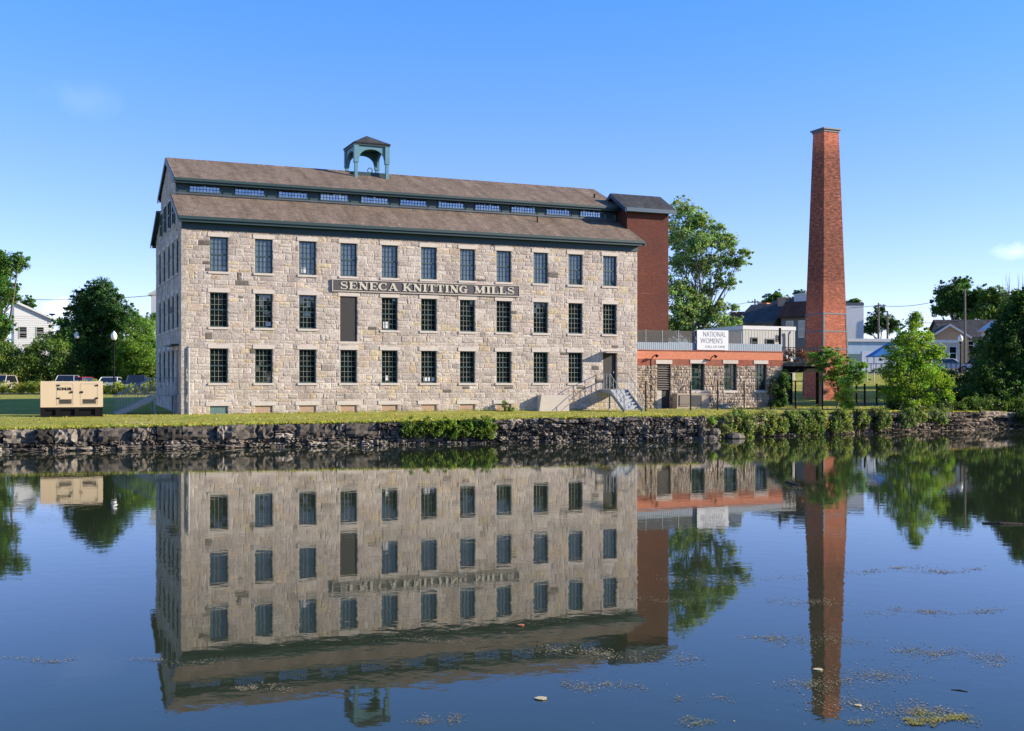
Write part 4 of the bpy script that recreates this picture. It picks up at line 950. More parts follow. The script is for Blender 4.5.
# ------------------------------------------------------------------ cars
def car(x, y, rot, paintm, kind, label, z=None):
    z = gzw(x, y)+.06 if z is None else z
    t = thing('parked_car', label, 'car', (x, y, z), rot, WORLD, 'parked cars')
    F = Matrix.Translation((x, y, z)) @ Matrix.Rotation(rot, 4, 'Z')     # front of the car looks along -y
    hgt = 1.62 if kind == 'suv' else 1.45; Lg = 4.6; w = .92
    b = B()
    bodyp = [(-2.3, .38), (-2.28, .72), (-2.1, .86), (-1.15, .98), (2.1, 1.0), (2.3, .9), (2.3, .38)]
    secs = [(0.0, 1.0), (.5, 1.0), (1, .0)]
    b.prism(bodyp, 0, -w+.06, w-.06); b.prism([(-2.2, .42), (-2.18, .7), (-2.0, .8), (-1.1, .9), (2.05, .92), (2.2, .82), (2.2, .42)], 0, -w, w)
    r0, r1 = (.9, -.15) if kind == 'suv' else (.75, -.05)
    tail = 2.15 if kind == 'suv' else 1.75
    gl_ = [(-1.1, .985), (-.35, hgt), (1.45 if kind == 'car' else 1.95, hgt), (tail, 1.0)]
    vs = []
    for yy, zz in gl_:
        iw = (w-.08) if zz < 1.1 else (w-.22)
        vs += [(-iw, yy, zz), (iw, yy, zz)]
    roofz = B(); rv = [(-(w-.21), -.37, hgt+.002), ((w-.21), -.37, hgt+.002), ((w-.21), gl_[2][0]+.02, hgt+.002), (-(w-.21), gl_[2][0]+.02, hgt+.002)]
    b.mesh(rv+[(p[0]*.93, p[1]*.96, p[2]+.045) for p in rv], [(4,5,6,7),(0,1,5,4),(1,2,6,5),(2,3,7,6),(3,0,4,7)])
    for sx in (-1, 1):       # pillars
        for i, j_ in ((0, 1), (3, 2)):
            p0 = Vector((sx*(w-.075), gl_[i][0], gl_[i][1])); p1 = Vector((sx*(w-.215), gl_[j_][0], gl_[j_][1])); b.tube([p0, p1], .045, 4)
    for sx in (-1, 1): b.box(sx*(w+.0), sx*(w+.2), -.95, -.75, 1.0, 1.16)
    b.build('body', paintm, t, F)
    g = B(); g.mesh(vs, [(0,1,3,2),(2,3,5,4),(4,5,7,6),(0,2,4,6),(1,7,5,3)]); g.build('window', 'carglass', t, F)
    for sx in (-1, 1):
        for yy in (-1.45, 1.4):
            q = B(); q.tube([(sx*(w-.2), yy, .34), (sx*(w+.02), yy, .34)], .34, 14); wh = q.build('wheel', 'tyre', t, F)
            q = B(); q.tube([(sx*(w+.015), yy, .34), (sx*(w+.03), yy, .34)], .2, 10); q.build('rim', 'rim', wh, F)
        q = B(); q.box(sx*.5, sx*.82, -2.32, -2.2, .62, .8); q.build('headlight', 'lens', t, F)
        q = B(); q.box(sx*.62, sx*.84, 2.26, 2.33, .68, .9); q.build('tail_light', 'car_red', t, F)
    q = B(); q.box(-.45, .45, -2.315, -2.27, .5, .68); q.build('grille', 'black_steel', t, F)
    return t
car(wx(0, 106), 106, R(4), 'car_tan', 'suv', 'tan and dark suv cut by the left edge of the photo, behind the low hedge')
car(wx(66.5, 107), 107, R(10), 'car_silver', 'suv', 'silver suv behind the low hedge, seen just over the left half of the generator')
car(wx(84, 108), 108, R(170), 'car_red', 'car', 'dark glassed red car behind the generator, beside the silver suv')
car(wx(110, 107), 107, R(8), 'car_white', 'car', 'white car parked at the foot of the nearer street lamp')
car(wx(136.5, 108), 108, R(14), 'car_blue', 'suv', 'dark navy suv parked nearest the shaded gable')
car(wx(949, 131), 131, R(80), 'car_white', 'car', 'white car on the right street left of the utility pole')
car(wx(985, 132), 132, R(80), 'car_black', 'car', 'black car on the right street right of the utility pole')
car(wx(1012, 131), 131, R(85), 'car_silver', 'suv', 'silver suv at the right edge of the street behind the dark trees')
# ------------------------------------------------------------------ low hedge on the left
def hedge(name, label, x0, x1, Y, h, dep, col, L=.12):
    bl = []; n = int((x1-x0)/1.1)
    for i in range(n): 
        x = x0+(x1-x0)*(i+.5)/n; z = gzw(x, Y); hh = h*random.uniform(.8, 1.15); bl.append((x, Y+random.uniform(-.2, .2), z+hh/2, .75, dep, hh/2))
    return shrub(name, label, bl, WORLD, col, L, 26, 22, cat='hedge')
hedge('low_hedge', 'low clipped yellow green hedge in front of the parked cars', -52, -28.8, 99.6, 1.2, .7, (.14, .165, .025))
# ------------------------------------------------------------------ houses
def house(name, label, F, w, d, h, rise, wallm, roofm, wins=(), ridge='y', chim=(), over=.35, extra=None, cat='house', lower=-3):
    """house in its own frame F (x across its front, y into depth, z up from its floor)"""
    p = F @ Vector((w/2, 0, 0)); rot = F.to_euler().z
    t = thing(name, label, cat, p, rot, WORLD)
    b = B()
    if ridge == 'y': b.prism([(0, lower), (w, lower), (w, h), (w/2, h+rise), (0, h)], 1, 0, d)
    elif ridge == 'x': b.prism([(0, lower), (d, lower), (d, h), (d/2, h+rise), (0, h)], 0, 0, w)
    elif ridge == 'shed': b.prism([(0, lower), (w, lower), (w, h), (0, h+rise)], 1, 0, d)
    else: b.box(0, w, 0, d, lower, h)
    b.build('wall', wallm, t, F)
    r = B(); o = over
    if ridge == 'y':
        k = rise/(w/2)
        for s in (0, 1):
            f = (lambda x: x) if s == 0 else (lambda x: w-x)
            r.prism([(f(-o), h-o*k+.02), (f(w/2), h+rise+.02), (f(w/2), h+rise+.2), (f(-o), h-o*k+.2)], 1, -o, d+o)
    elif ridge == 'x':
        k = rise/(d/2)
        for s in (0, 1):
            f = (lambda x: x) if s == 0 else (lambda x: d-x)
            r.prism([(f(-o), h-o*k+.02), (f(d/2), h+rise+.02), (f(d/2), h+rise+.2), (f(-o), h-o*k+.2)], 0, -o, w+o)
    elif ridge == 'shed':
        k = rise/w; r.prism([(-o, h+rise+o*k+.02), (w+o, h-o*k+.02), (w+o, h-o*k+.2), (-o, h+rise+o*k+.2)], 1, -o, d+o)
    else: r.box(-o, w+o, -o, d+o, h+.003, h+.35)
    ro = r.build('roof', roofm, t, F)
    if ridge in ('y', 'shed'):
        e = B()
        if ridge == 'y':
            k = rise/(w/2)
            for s in (0, 1):
                f = (lambda x: x) if s == 0 else (lambda x: w-x)
                e.prism([(f(-o), h-o*k-.12), (f(w/2), h+rise-.12), (f(w/2), h+rise+.19), (f(-o), h-o*k+.19)], 1, -o-.05, -o-.004)
        else:
            k = rise/w; e.prism([(-o, h+rise+o*k-.1), (w+o, h-o*k-.1), (w+o, h-o*k+.19), (-o, h+rise+o*k+.19)], 1, -o-.05, -o-.004)
        e.build('rake_board', 'white', ro, F)
    for (x, y, cw_, c0, c1, m) in chim:
        c = B(); c.box(x-cw_/2, x+cw_/2, y-cw_/2, y+cw_/2, c0, c1); c.box(x-cw_/2-.06, x+cw_/2+.06, y-cw_/2-.06, y+cw_/2+.06, c1+.002, c1+.15); c.build('chimney', m, ro, F)
    for (x, z, ww, wh, fm) in wins:
        f = B(); tk = .1
        for q in ((x-tk, x+ww+tk, z-tk, z), (x-tk, x+ww+tk, z+wh, z+wh+tk), (x-tk, x, z, z+wh), (x+ww, x+ww+tk, z, z+wh)): f.box(q[0], q[1], -.06, -.003, q[2], q[3])
        f.box(x, x+ww, -.04, -.004, z+wh/2-.03, z+wh/2+.03)
        wo = f.build('window', fm, t, F); g = B(); g.poly([(x, -.02, z), (x+ww, -.02, z), (x+ww, -.02, z+wh), (x, -.02, z+wh)]); g.build('pane', 'pane', wo, F)
    if extra: extra(t, F)
    return t
def FR(x, y, z, rot): return Matrix.Translation((x, y, z)) @ Matrix.Rotation(rot, 4, 'Z')
Yh = 160; hx = wx(14, Yh); hz_ = at(0, 345, Yh).z
def dish(t, F):
    b = B(); b.tube([(4.9, -.3, 3.3), (4.9, -.3, 4.2)], .04, 5); b.lathe([(.02, 4.15), (.4, 4.3), (.5, 4.45)], 4.9, -.3, 10); b.build('satellite_dish', 'black_steel', t, F)
    b = B(); 
    for k in range(14): b.box(0, 5.0, -.03, -.004, .1+k*.3, .13+k*.3)
    b.build('clapboard', 'siding', t, F)
house('white_house', 'white clapboard house with a sloping roof and two windows above the left trees', FR(hx, Yh, hz_, R(26)), 5.05, 8, 3.7, 2.3, 'white', 'roof_dark', [(.7, 1.0, .9, 1.5, 'siding'), (2.9, 1.0, .9, 1.5, 'siding')], 'shed', extra=dish)
house('pale_house', 'sliver of a pale house gable with brown eaves just left of the mill', FR(wx(151, 150), 150, at(0, 325, 150).z, R(8)), 9, 8, 4.0, 2.5, 'offwhite', 'roof_red', [], 'y')
Yr = 138
def hz(v): return at(0, v, Yr).z
RT = R(-38)
house('brick_house', 'terrace house with rusty roof and square brick chimney, left end of the back row', FR(wx(723, Yr+8), Yr+8, hz(330), RT), 5.5, 6, 1.0, 1.6, 'greywall', 'roof_red', [(.6, -.3, .7, .9, 'white')], 'x', [(4.2, 3.0, 1.2, 1, 3.6, 'brick_new')])
house('slate_house', 'terrace house with dark slate roof, pinkish chimney and white back windows', FR(wx(737, Yr), Yr, hz(331), RT), 4.6, 9, .9, 2.3, 'greywall', 'roof_slate', [(.5, -.35, .6, .8, 'white'), (1.6, -.35, .6, .8, 'white'), (2.9, -.35, .6, .8, 'white')], 'x', [(4.0, 4.2, 1.0, 1, 3.9, 'infill')])
house('slate_house', 'terrace house with dark slate roof rising to a white parapet, middle of the row', FR(wx(757, Yr+1), Yr+1, hz(331), RT), 5.2, 10, .9, 2.9, 'greywall', 'roof_slate', [(.6, -.35, .6, .8, 'white'), (2.0, -.35, .6, .8, 'white')], 'x', [(4.1, 5, 1.5, 1, 4.5, 'offwhite')])
house('grey_house', 'dark grey house with maroon roof and two tall white windows beside the chimney', FR(wx(781, Yr-3), Yr-3, hz(345), RT*.85), 4.2, 5, 3.2, 1.7, 'greywall', 'roof_red', [(.7, .8, .7, 1.8, 'white'), (2.2, .8, .75, 1.8, 'white')], 'x', [(1.2, 4.2, 1.6, 3, 5.9, 'offwhite')])
def mb_extra(t, F):
    b = B()
    for k in range(19): b.box(k*.31, k*.31+.03, -.012, -.002, -3, 1.6)
    b.build('siding_rib', 'siding', t, F)
    b = B(); b.tube([(4.9, -.2, -2), (4.9, -.2, 1.2), (5.0, -.3, 1.5)], .09, 6); b.build('vent_pipe', 'steel', t, F)
house('metal_building', 'light grey metal sided building with small openings behind the annex roof', FR(wx(743, 105), 105, at(0, 347, 105).z, TH), 5.75, 7, 1.6, 0, 'siding', 'offwhite', [(.95, .1, .55, .7, 'greywall'), (2.55, -.1, .8, .8, 'greywall'), (3.75, .65, .3, .4, 'greywall')], 'flat', over=.06, extra=mb_extra)
house('white_building', 'tall plain off white wall of a building right of the chimney', FR(wx(845, 150), 150, at(0, 340, 150).z, TH*.2), 2.5, 8, 4.5, 0, 'offwhite', 'cap', [], 'flat', over=.03)
def mur(t, F):
    b = B(); b.box(2.0, 5.2, -.03, -.004, .1, 2.6); b.build('mural', 'mural', t, F)
    b = B(); b.box(.05, 1.9, -.03, -.004, .1, 2.3); b.build('mural', 'green_light', t, F)
house('mural_building', 'long pale blue building with white roof edge and faded mural right of the chimney', FR(wx(845, 132), 132, at(0, 374, 132).z, TH*.3), 8.5, 7, 3.7, 0, 'skyblue', 'white', [], 'flat', over=.2, extra=mur)
house('gabled_house', 'small house with dark roof and white trimmed gable behind the bright riverside tree', FR(wx(931, 150), 150, at(0, 350, 150).z, R(-12)), 4.6, 7, 1.7, 1.5, 'infill', 'roof_dark', [(1.6, .2, .8, 1, 'white')], 'y')
house('long_house', 'long dark roofed house on the right street behind the utility pole', FR(wx(945, 160), 160, at(0, 350, 160).z, R(0)), 13, 7, 1.8, 2.4, 'greywall', 'roof_dark', [(3, .1, .9, 1.1, 'white'), (6, .1, .9, 1.1, 'white'), (9.5, .1, .9, 1.1, 'white')], 'x')
house('white_gable_house', 'white gabled little house at the far right among trees', FR(wx(993, 148), 148, at(0, 340, 148).z, R(-6)), 2.7, 5, 1.5, 1.0, 'white', 'white', [(.9, .2, .8, 1, 'siding')], 'y')
house('tan_shop', 'low tan shop building with flat roof on the right street', FR(wx(922, 140), 140, at(0, 361, 140).z, R(3)), 4.8, 6, 2.2, 0, 'concrete', 'offwhite', [(3.4, .2, .8, 1.5, 'skyblue')], 'flat', over=.15)
# blue canopy
aw_ = thing('blue_canopy', 'bright blue fabric canopy on posts in front of the mural building', 'canopy', at(880, 378, 112), 0, WORLD)
z0 = at(0, 357, 112).z; z1 = at(0, 343, 112).z; xa, xb, ya = wx(869, 112), wx(890, 112), 112
b = B(); b.mesh([(xa, ya-1.2, z0), (xb+1, ya-1.2, z0), (xb+1, ya+1.2, z0), (xa, ya+1.2, z0), (xb, ya-.3, z1+.1), (xb, ya+.3, z1+.1), (xa, ya-1.2, z0+.06), (xb+1, ya-1.2, z0+.06), (xb+1, ya+1.2, z0+.06), (xa, ya+1.2, z0+.06)],
    [(3,2,1,0),(0,1,7,6),(1,2,8,7),(2,3,9,8),(3,0,6,9),(6,7,4),(7,8,5,4),(8,9,5),(9,6,4,5)]); b.build('fabric', 'blue', aw_, WORLD)
for x in (xa+.15, xb+.85):
    for y in (ya-1.05, ya+1.05): b = B(); b.tube([(x, y, gzw(x, y)-.1), (x, y, z0)], .05, 6); b.build('post', 'steel', aw_, WORLD)
# street fence on the right
sfn = thing('street_fence', 'black metal railing along the right street above the dark bank', 'fence', (wx(950, 124), 124, gzw(wx(950, 124), 124)), 0, WORLD)
xs = [wx(u, 124) for u in range(846, 1040, 5)]
for x in xs: b = B(); z = gzw(x, 124); b.box(x-.03, x+.03, 123.97, 124.03, z-.1, z+1.15); b.build('baluster', 'black_steel', sfn, WORLD)
for dz in (.15, 1.1):
    b = B(); b.tube([(x, 124, gzw(x, 124)+dz) for x in xs], .035, 4); b.build('rail', 'black_steel', sfn, WORLD)
kb = B()
for x0, x1 in zip(xs, xs[1:]): kb.box(x0, x1, 123.4, 123.8, gzw(x0, 123.6)-.3, gzw(x0, 123.6)+.12)
tag(kb.build('kerb', 'concrete', frame=WORLD), kind='structure')
# ------------------------------------------------------------------ utility poles and wires
def pole(u, vt, Y, label, arm=True):
    x = wx(u, Y); z0 = gzw(x, Y); z1 = at(0, vt, Y).z
    t = thing('utility_pole', label, 'utility pole', (x, Y, z0), 0, WORLD, 'utility poles')
    b = B(); b.tube([(x, Y, z0-.2), (x, Y, z1)], [.17, .11], 8); b.build('pole', 'wood', t, WORLD)
    if arm:
        b = B(); b.box(x-1.1, x+1.1, Y-.06, Y+.06, z1-.55, z1-.42); b.build('crossarm', 'wood', t, WORLD)
        for dx in (-1, -.4, .4, 1): b = B(); b.lathe([(.05, z1-.42), (.07, z1-.3), (.03, z1-.22)], x+dx, Y, 6); b.build('insulator', 'cap', t, WORLD)
    return Vector((x, Y, z1-.3))
p1 = pole(755, 299, 170, 'grey utility pole with crossarm above the terrace roofs', True)
p2 = pole(878.5, 303, 145, 'taller weathered utility pole right of the off white wall', False)
p3 = pole(887.5, 311, 150, 'thinner utility pole just right of the taller weathered one', False)
p4 = pole(965, 289, 136, 'utility pole rising beside the pale globed lamp on the right street', False)
def wire(p, q, sag, label, r=.03):
    b = B(); b.tube([p+(q-p)*t-Vector((0, 0, sag*4*t*(1-t))) for t in [k/16 for k in range(17)]], r, 4)
    return tag(b.build('power_line', 'black_steel', frame=WORLD), label, 'power line')
wire(p2, p4, .7, 'overhead wire between the taller weathered pole and the pole by the lamp')
wire(p4-Vector((0, 0, 3.4)), at(905, 322, 150), .2, 'lower overhead wire left of the pole by the lamp')
wire(p1, p2, .7, 'overhead wire from the crossarm pole behind the chimney to the taller weathered pole')
wire(at(28, 299.5, 140), at(185, 292, 140), .35, 'overhead wire crossing the sky between left trees and mill', .035)
wire(at(700, 306, 172), p1, .3, 'overhead wire leaving the crossarm pole to the left')
# ------------------------------------------------------------------ trees
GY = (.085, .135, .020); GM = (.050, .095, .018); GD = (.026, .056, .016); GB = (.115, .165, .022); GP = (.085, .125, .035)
# left side
tree('dark_tree', 'tall dense dark green tree behind the generator', [(99,292,15,0),(88,305,17,1),(113,306,15,-1),(84,325,18,0),(104,325,22,1),(122,322,10,-1),(92,348,20,0),(112,350,20,1),(100,372,22,0),(82,368,14,0)], 118, 100, .35, (.024, .056, .014), .24, 13, 30)
tree('leaning_tree', 'big light green tree leaning in from the left edge', [(6,266,15,0),(20,262,10,0),(-12,270,18,1),(2,286,14,0),(10,298,10,1),(-10,310,16,0),(-2,325,14,0),(-6,345,14,0),(-16,335,20,2)], 122, -4, .4, GM, .26, 10, 28)
tree('bright_tree', 'fresh green tree between the nearer lamp and the shaded gable', [(141,333,15,0),(150,345,14,1),(132,345,14,-1),(146,362,16,0),(130,365,14,0),(153,368,12,0),(122,358,10,0)], 116, 142, .18, GY, .2, 12, 28)
tree('feathery_tree', 'feathery pale tree top rising behind the bright tree by the gable', [(133,312,6,0),(138,320,8,0),(128,325,9,0),(148,326,10,1),(155,318,8,2)], 128, 138, .16, GM, .22, 12, 20)
tree('round_tree', 'medium green tree between the white house and the dark tree', [(62,325,9,0),(66,338,12,0),(55,342,12,1),(70,352,14,0)], 128, 64, .2, GM, .22, 11, 26)
tree('back_tree', 'dark little tree behind the roof of the white house', [(29,300,5,0),(24,304,6,0),(33,306,4,0)], 172, 27, .2, GM, .3, 10, 22)
for i, (us, col, lab) in enumerate([([(-6,362,16),(8,356,15),(20,366,15),(30,356,12)], (.075, .115, .022), 'vine covered thicket at the left edge under the leaning tree'),
        ([(44,350,13),(34,366,14),(52,366,15),(60,354,11),(40,378,12)], (.062, .105, .02), 'leafy thicket under the white house'),
        ([(72,362,13),(64,374,12),(80,376,12)], (.045, .085, .018), 'darker thicket left of the tall dark tree trunk'),
        ([(116,374,10),(128,378,9),(140,377,10),(152,378,9)], (.085, .13, .022), 'bright undergrowth behind the white and navy cars')]):
    Yt = 114.5+i*.7
    shrub('thicket', lab, [(wx(u, Yt), Yt+random.uniform(-.5, .5), at(0, v, Yt).z, r*Yt/FOC*1.15, 1.3, r*Yt/FOC) for u, v, r in us]+[(wx(u, Yt), Yt+.3, at(0, 385, Yt).z, r*Yt/FOC*1.15, 1.2, .8) for u, v, r in us], WORLD, col, .2, 12, 26, cat='thicket')
# behind the tower
tree('leafy_tree', 'large airy light green tree rising behind the brick tower', [(684,212,15,0),(700,222,14,1),(676,235,16,0),(694,244,17,-1),(714,236,14,1),(730,244,12,0),(738,262,11,0),(724,262,13,1),(706,266,13,0),(680,262,16,1),(672,290,18,0),(690,290,11,0),(732,282,9,0),(720,285,6,0),(690,312,16,0),(712,316,15,0),(724,325,11,-1),(672,325,18,0),(735,308,4,0),(700,302,12,0),(688,330,14,0),(704,331,12,1),(718,307,10,0),(738,322,6,0),(745,252,6,0),(702,244,12,-2),(708,292,10,1),(698,268,14,2),(682,305,14,-1),(716,278,8,0),(692,226,10,1),(722,245,10,-1)], 112, 682, .17, (.115, .155, .072), .23, 10, 22, gap=.1)
tree('hill_tree', 'bushy green tree on the skyline above the terrace roofs', [(768,300,6,0),(778,297,7,0),(786,301,6,0),(775,303,8,0)], 175, 776, .25, GM, .32, 10, 22)
tree('hill_tree', 'darker tree on the skyline against the left side of the chimney', [(800,296,7,0),(794,302,6,0),(806,300,8,0)], 172, 801, .25, GD, .32, 10, 22)
tree('hill_tree', 'dark conical tree between the chimney and the poles', [(880,310,6,0),(876,320,9,0),(884,322,9,0),(872,328,8,0),(893,326,9,0),(866,330,6,0)], 165, 879, .25, GD, .3, 10, 22)
tree('hill_tree', 'low tree top peeping over the off white wall', [(853,301,4,0),(858,303,4,0),(849,304,4,0)], 185, 853, .25, GM, .34, 10, 20)
tree('maple_tree', 'broad dark green tree on the skyline left of the right utility pole', [(950,292,13,0),(962,286,10,1),(945,305,12,0),(960,306,14,0),(938,312,6,0),(972,300,11,0)], 176, 955, .4, (.032, .068, .016), .34, 9, 24)
tree('maple_tree', 'wide mid green tree on the skyline right of the right utility pole', [(985,294,10,0),(996,298,12,0),(982,312,13,0),(1004,310,12,0),(968,318,9,0),(1014,300,10,0),(994,322,10,0)], 174, 990, .4, (.06, .10, .022), .32, 9, 24)
tree('street_tree', 'dark bushy tree on the right street between the lamp and the white gable', [(982,345,9,0),(992,350,9,0),(975,354,7,0),(1000,345,8,0),(986,360,9,0)], 126, 986, .18, GD, .2, 12, 24)
tree('bare_top_tree', 'thin tree with bare top twigs near the right edge', [(1008,306,8,0),(1016,318,10,0),(1022,300,7,0)], 140, 1014, .2, GM, .26, 9, 22)
tw_ = B()
for k in range(26):
    u = random.uniform(1000, 1026); p0 = at(u, 318, 141); p1 = at(u+random.uniform(-4, 4), random.uniform(272, 296), 141); tw_.tube([p0, (p0+p1)/2+Vector((random.uniform(-.2, .2), 0, 0)), p1], [.05, .03, .008], 4, (.2, .17, .14))
for o in COL.objects:
    if o.name.startswith('bare_top_tree'): tw_.build('twigs', 'bark', o, WORLD)
# riverside right
tree('riverside_tree', 'bright sunlit young tree standing on the river wall right of the chimney', [(914,324,8,0),(908,338,13,0),(922,340,12,.5),(900,352,15,0),(920,358,18,0),(936,354,9,0),(892,370,14,0),(910,378,20,-.5),(934,378,15,0),(948,386,7,0),(890,392,12,0),(912,400,18,0),(934,402,14,.5),(947,398,6,0),(916,317,5,0)], 79, 912, .15, (.105, .155, .020), .15, 19, 24, gap=.35)
tree('ailanthus_tree', 'small spreading tree with layered leaves in front of the chimney base', [(830,352,8,0),(820,362,11,.3),(838,362,12,0),(850,370,12,0),(860,378,8,0),(832,376,13,0),(846,384,12,0),(815,356,6,0),(862,366,4,0)], 83, 838, .09, (.060, .115, .020), .15, 15, 24, gap=.2, flat=.45)
shrub('sapling', 'bright yellow green sapling at the foot of the chimney', [(la(845, -3), -3, 2.2, .75, .6, .8), (la(843, -3), -3, 3.0, .5, .5, .6), (la(848, -3), -3, 1.5, .8, .6, .5)], MILL, (.19, .24, .035), .13, 30, 24)
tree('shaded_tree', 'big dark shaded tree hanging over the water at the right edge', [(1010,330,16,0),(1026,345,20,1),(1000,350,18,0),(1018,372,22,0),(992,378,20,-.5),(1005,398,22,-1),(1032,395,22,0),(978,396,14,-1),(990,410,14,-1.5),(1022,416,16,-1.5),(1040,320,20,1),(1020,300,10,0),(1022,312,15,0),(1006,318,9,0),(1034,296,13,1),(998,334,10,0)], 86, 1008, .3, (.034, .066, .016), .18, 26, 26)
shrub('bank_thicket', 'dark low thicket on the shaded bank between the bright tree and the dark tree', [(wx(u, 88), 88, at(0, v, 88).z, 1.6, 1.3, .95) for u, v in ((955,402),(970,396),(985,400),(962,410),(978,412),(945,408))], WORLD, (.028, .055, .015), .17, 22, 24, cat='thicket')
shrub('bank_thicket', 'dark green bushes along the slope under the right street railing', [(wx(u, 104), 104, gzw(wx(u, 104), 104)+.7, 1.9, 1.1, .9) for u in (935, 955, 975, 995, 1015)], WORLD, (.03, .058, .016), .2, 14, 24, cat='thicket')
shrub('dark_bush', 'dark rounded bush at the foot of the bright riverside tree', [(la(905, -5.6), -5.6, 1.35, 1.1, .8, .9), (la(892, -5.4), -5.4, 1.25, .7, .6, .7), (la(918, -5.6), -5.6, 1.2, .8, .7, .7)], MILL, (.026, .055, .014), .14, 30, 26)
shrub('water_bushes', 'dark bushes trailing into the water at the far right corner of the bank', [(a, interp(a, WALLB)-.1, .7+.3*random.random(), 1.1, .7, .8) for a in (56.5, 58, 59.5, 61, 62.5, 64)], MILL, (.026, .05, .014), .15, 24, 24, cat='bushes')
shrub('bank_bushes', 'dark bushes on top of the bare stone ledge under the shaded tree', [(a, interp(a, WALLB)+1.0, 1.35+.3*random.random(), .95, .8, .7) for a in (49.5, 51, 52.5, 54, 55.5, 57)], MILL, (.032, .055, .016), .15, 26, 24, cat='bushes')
shrub('ledge_shrub', 'shrub covering the wall directly below the dark rounded bush', [(la(900, -7.2)+random.uniform(-.9, .9), interp(la(900, -7.2), WALLB)-.15, .75+random.uniform(-.25, .3), .7, .4, .5) for k in range(6)], MILL, (.06, .09, .03), .13, 34, 22)
# trees out of the frame to the right, whose shade falls on the bank
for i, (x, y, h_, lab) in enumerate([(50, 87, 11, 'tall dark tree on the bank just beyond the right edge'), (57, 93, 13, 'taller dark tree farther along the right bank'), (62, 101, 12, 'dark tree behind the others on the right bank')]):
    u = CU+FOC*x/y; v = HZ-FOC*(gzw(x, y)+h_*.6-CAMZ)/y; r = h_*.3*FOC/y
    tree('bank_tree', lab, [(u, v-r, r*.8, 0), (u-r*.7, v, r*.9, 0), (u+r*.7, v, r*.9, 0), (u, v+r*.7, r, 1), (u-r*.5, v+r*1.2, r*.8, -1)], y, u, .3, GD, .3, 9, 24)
# hanging shrubs on the wall right of the gap
hs = [(726,'first'),(744,''),(762,''),(780,''),(798,''),(816,''),(836,''),(858,''),(878,'')]
hl = ['leftmost of the hanging shrubs on the river wall, beside the bare brown stones', 'hanging shrub on the river wall below the second green annex window', 'hanging shrub on the river wall below the last annex window', 'hanging shrub on the river wall below the annex corner ivy', 'hanging shrub on the river wall below the porch posts', 'hanging shrub on the river wall below the left face of the chimney', 'hanging shrub on the river wall below the bright sapling', 'hanging shrub on the river wall below the iron fence posts', 'rightmost hanging shrub on the river wall, against the dark bush']
for (u, _), lab in zip(hs, hl):
    b0 = interp(la(u, -9), WALLB); a = la(u, b0); zt = interp(a, WALLZ)
    bl = []; q = random.uniform(.65, 1.12)
    for k in range(3): bl.append((a+random.uniform(-.6, .6), b0-.05+random.uniform(-.15, .2), zt-.10+random.uniform(-.1, .12), .70*q, .42*q, .38*q))
    for k in range(3): bl.append((a+random.uniform(-.6, .6), b0-.28, zt-.6+random.uniform(-.15, .1), .52*q, .26, .48*q))
    shrub('hanging_shrub', lab, bl, MILL, random.choice([(.10, .13, .04), (.085, .115, .035), (.12, .14, .055)]), .13, 40, 22, group='shrubs hanging over the river wall', flat=1.3)
for u, lab in ((934, 'grey green shrub on the broken ledge left of the bare stones'), (914, 'shrub hanging over the broken ledge under the bright tree')):
    b0 = interp(la(u, -7), WALLB); a = la(u, b0); zt = interp(a, WALLZ)
    shrub('ledge_shrub', lab, [(a+random.uniform(-.6, .6), b0-.15, zt-.1+random.uniform(-.3, .2), .6, .4, .45) for k in range(5)], MILL, (.085, .12, .04), .13, 34, 22)
# ivy on the left wall, small bushes
iv = []
for k in range(16):
    a = 9.75+4.75*(k+.5)/16; b0 = interp(a, WALLB); zt = interp(a, WALLZ); iv.append((a, b0-.16, zt-.35+random.uniform(-.1, .18), .34, .26, .55))
shrub('ivy', 'bright green ivy mound spilling over the dark river wall below the mill', iv, MILL, (.075, .115, .022), .10, 60, 26, cat='ivy')
shrub('round_bush', 'small round bush in the gap of the river wall', [(27.9, -10.9, 1.0, .38, .3, .34)], MILL, (.09, .15, .03), .1, 60, 24)
shrub('corner_ivy', 'tall dark ivy climbing the right corner of the annex', [(40.9, .85, 2.9, .35, .3, .8), (41.5, .8, 2.3, .5, .4, .9), (41.7, .8, 3.3, .45, .4, .9), (41.2, .75, 1.8, .7, .4, .5), (41.9, 1.0, 3.9, .3, .3, .4)], MILL, (.032, .068, .02), .13, 44, 26, cat='ivy')
shrub('wall_weed', 'spiky weed against the mill wall left of the concrete bulkhead', [(19.5+.1, -.45, 1.75, .22, .2, .42), (20.0, -.4, 1.55, .3, .2, .25)], MILL, (.10, .14, .05), .12, 60, 18, cat='weed')
# tree line on the photographer's bank, mirrored in the mill's windows
ti = 0
for (x, y, h_) in [(28,-42,15),(44,-34,16),(60,-26,15),(75,-14,16.5),(90,-12,17),(104,-8,19),(118,-5,20),(132,-6,21),(12,-48,15),(-6,-50,14),(52,-48,17),(84,-32,18)]:
    z0 = 2.0; root = thing('bank_tree', 'tall tree of the row on the near bank', 'tree', (x, y, z0-.2), 0, WORLD, 'tree row on the near bank')
    n = 1100; d = rng.normal(size=(n, 3)); d /= np.linalg.norm(d, axis=1)[:, None]
    C = np.array([x, y, z0+h_*.47])+d*np.array([11.5, 6, h_*.54])*(.4+.6*rng.random((n, 1)))
    P, nn, LL, cc = clusterleaves(C, np.full(n, 1.4), 20, GD, np.repeat(np.array([[x, y, z0+h_*.5]]), n*20, 0), .75)
    t = B(); t.tube([(x, y, z0-.3), (x+.2, y, z0+h_*.4), (x, y, z0+h_*.8)], [.4, .3, .1], 7, (.14, .11, .09)); t.build('trunk', 'bark', root, WORLD)
    quadleaves('crown', P, nn, LL, cc, root)
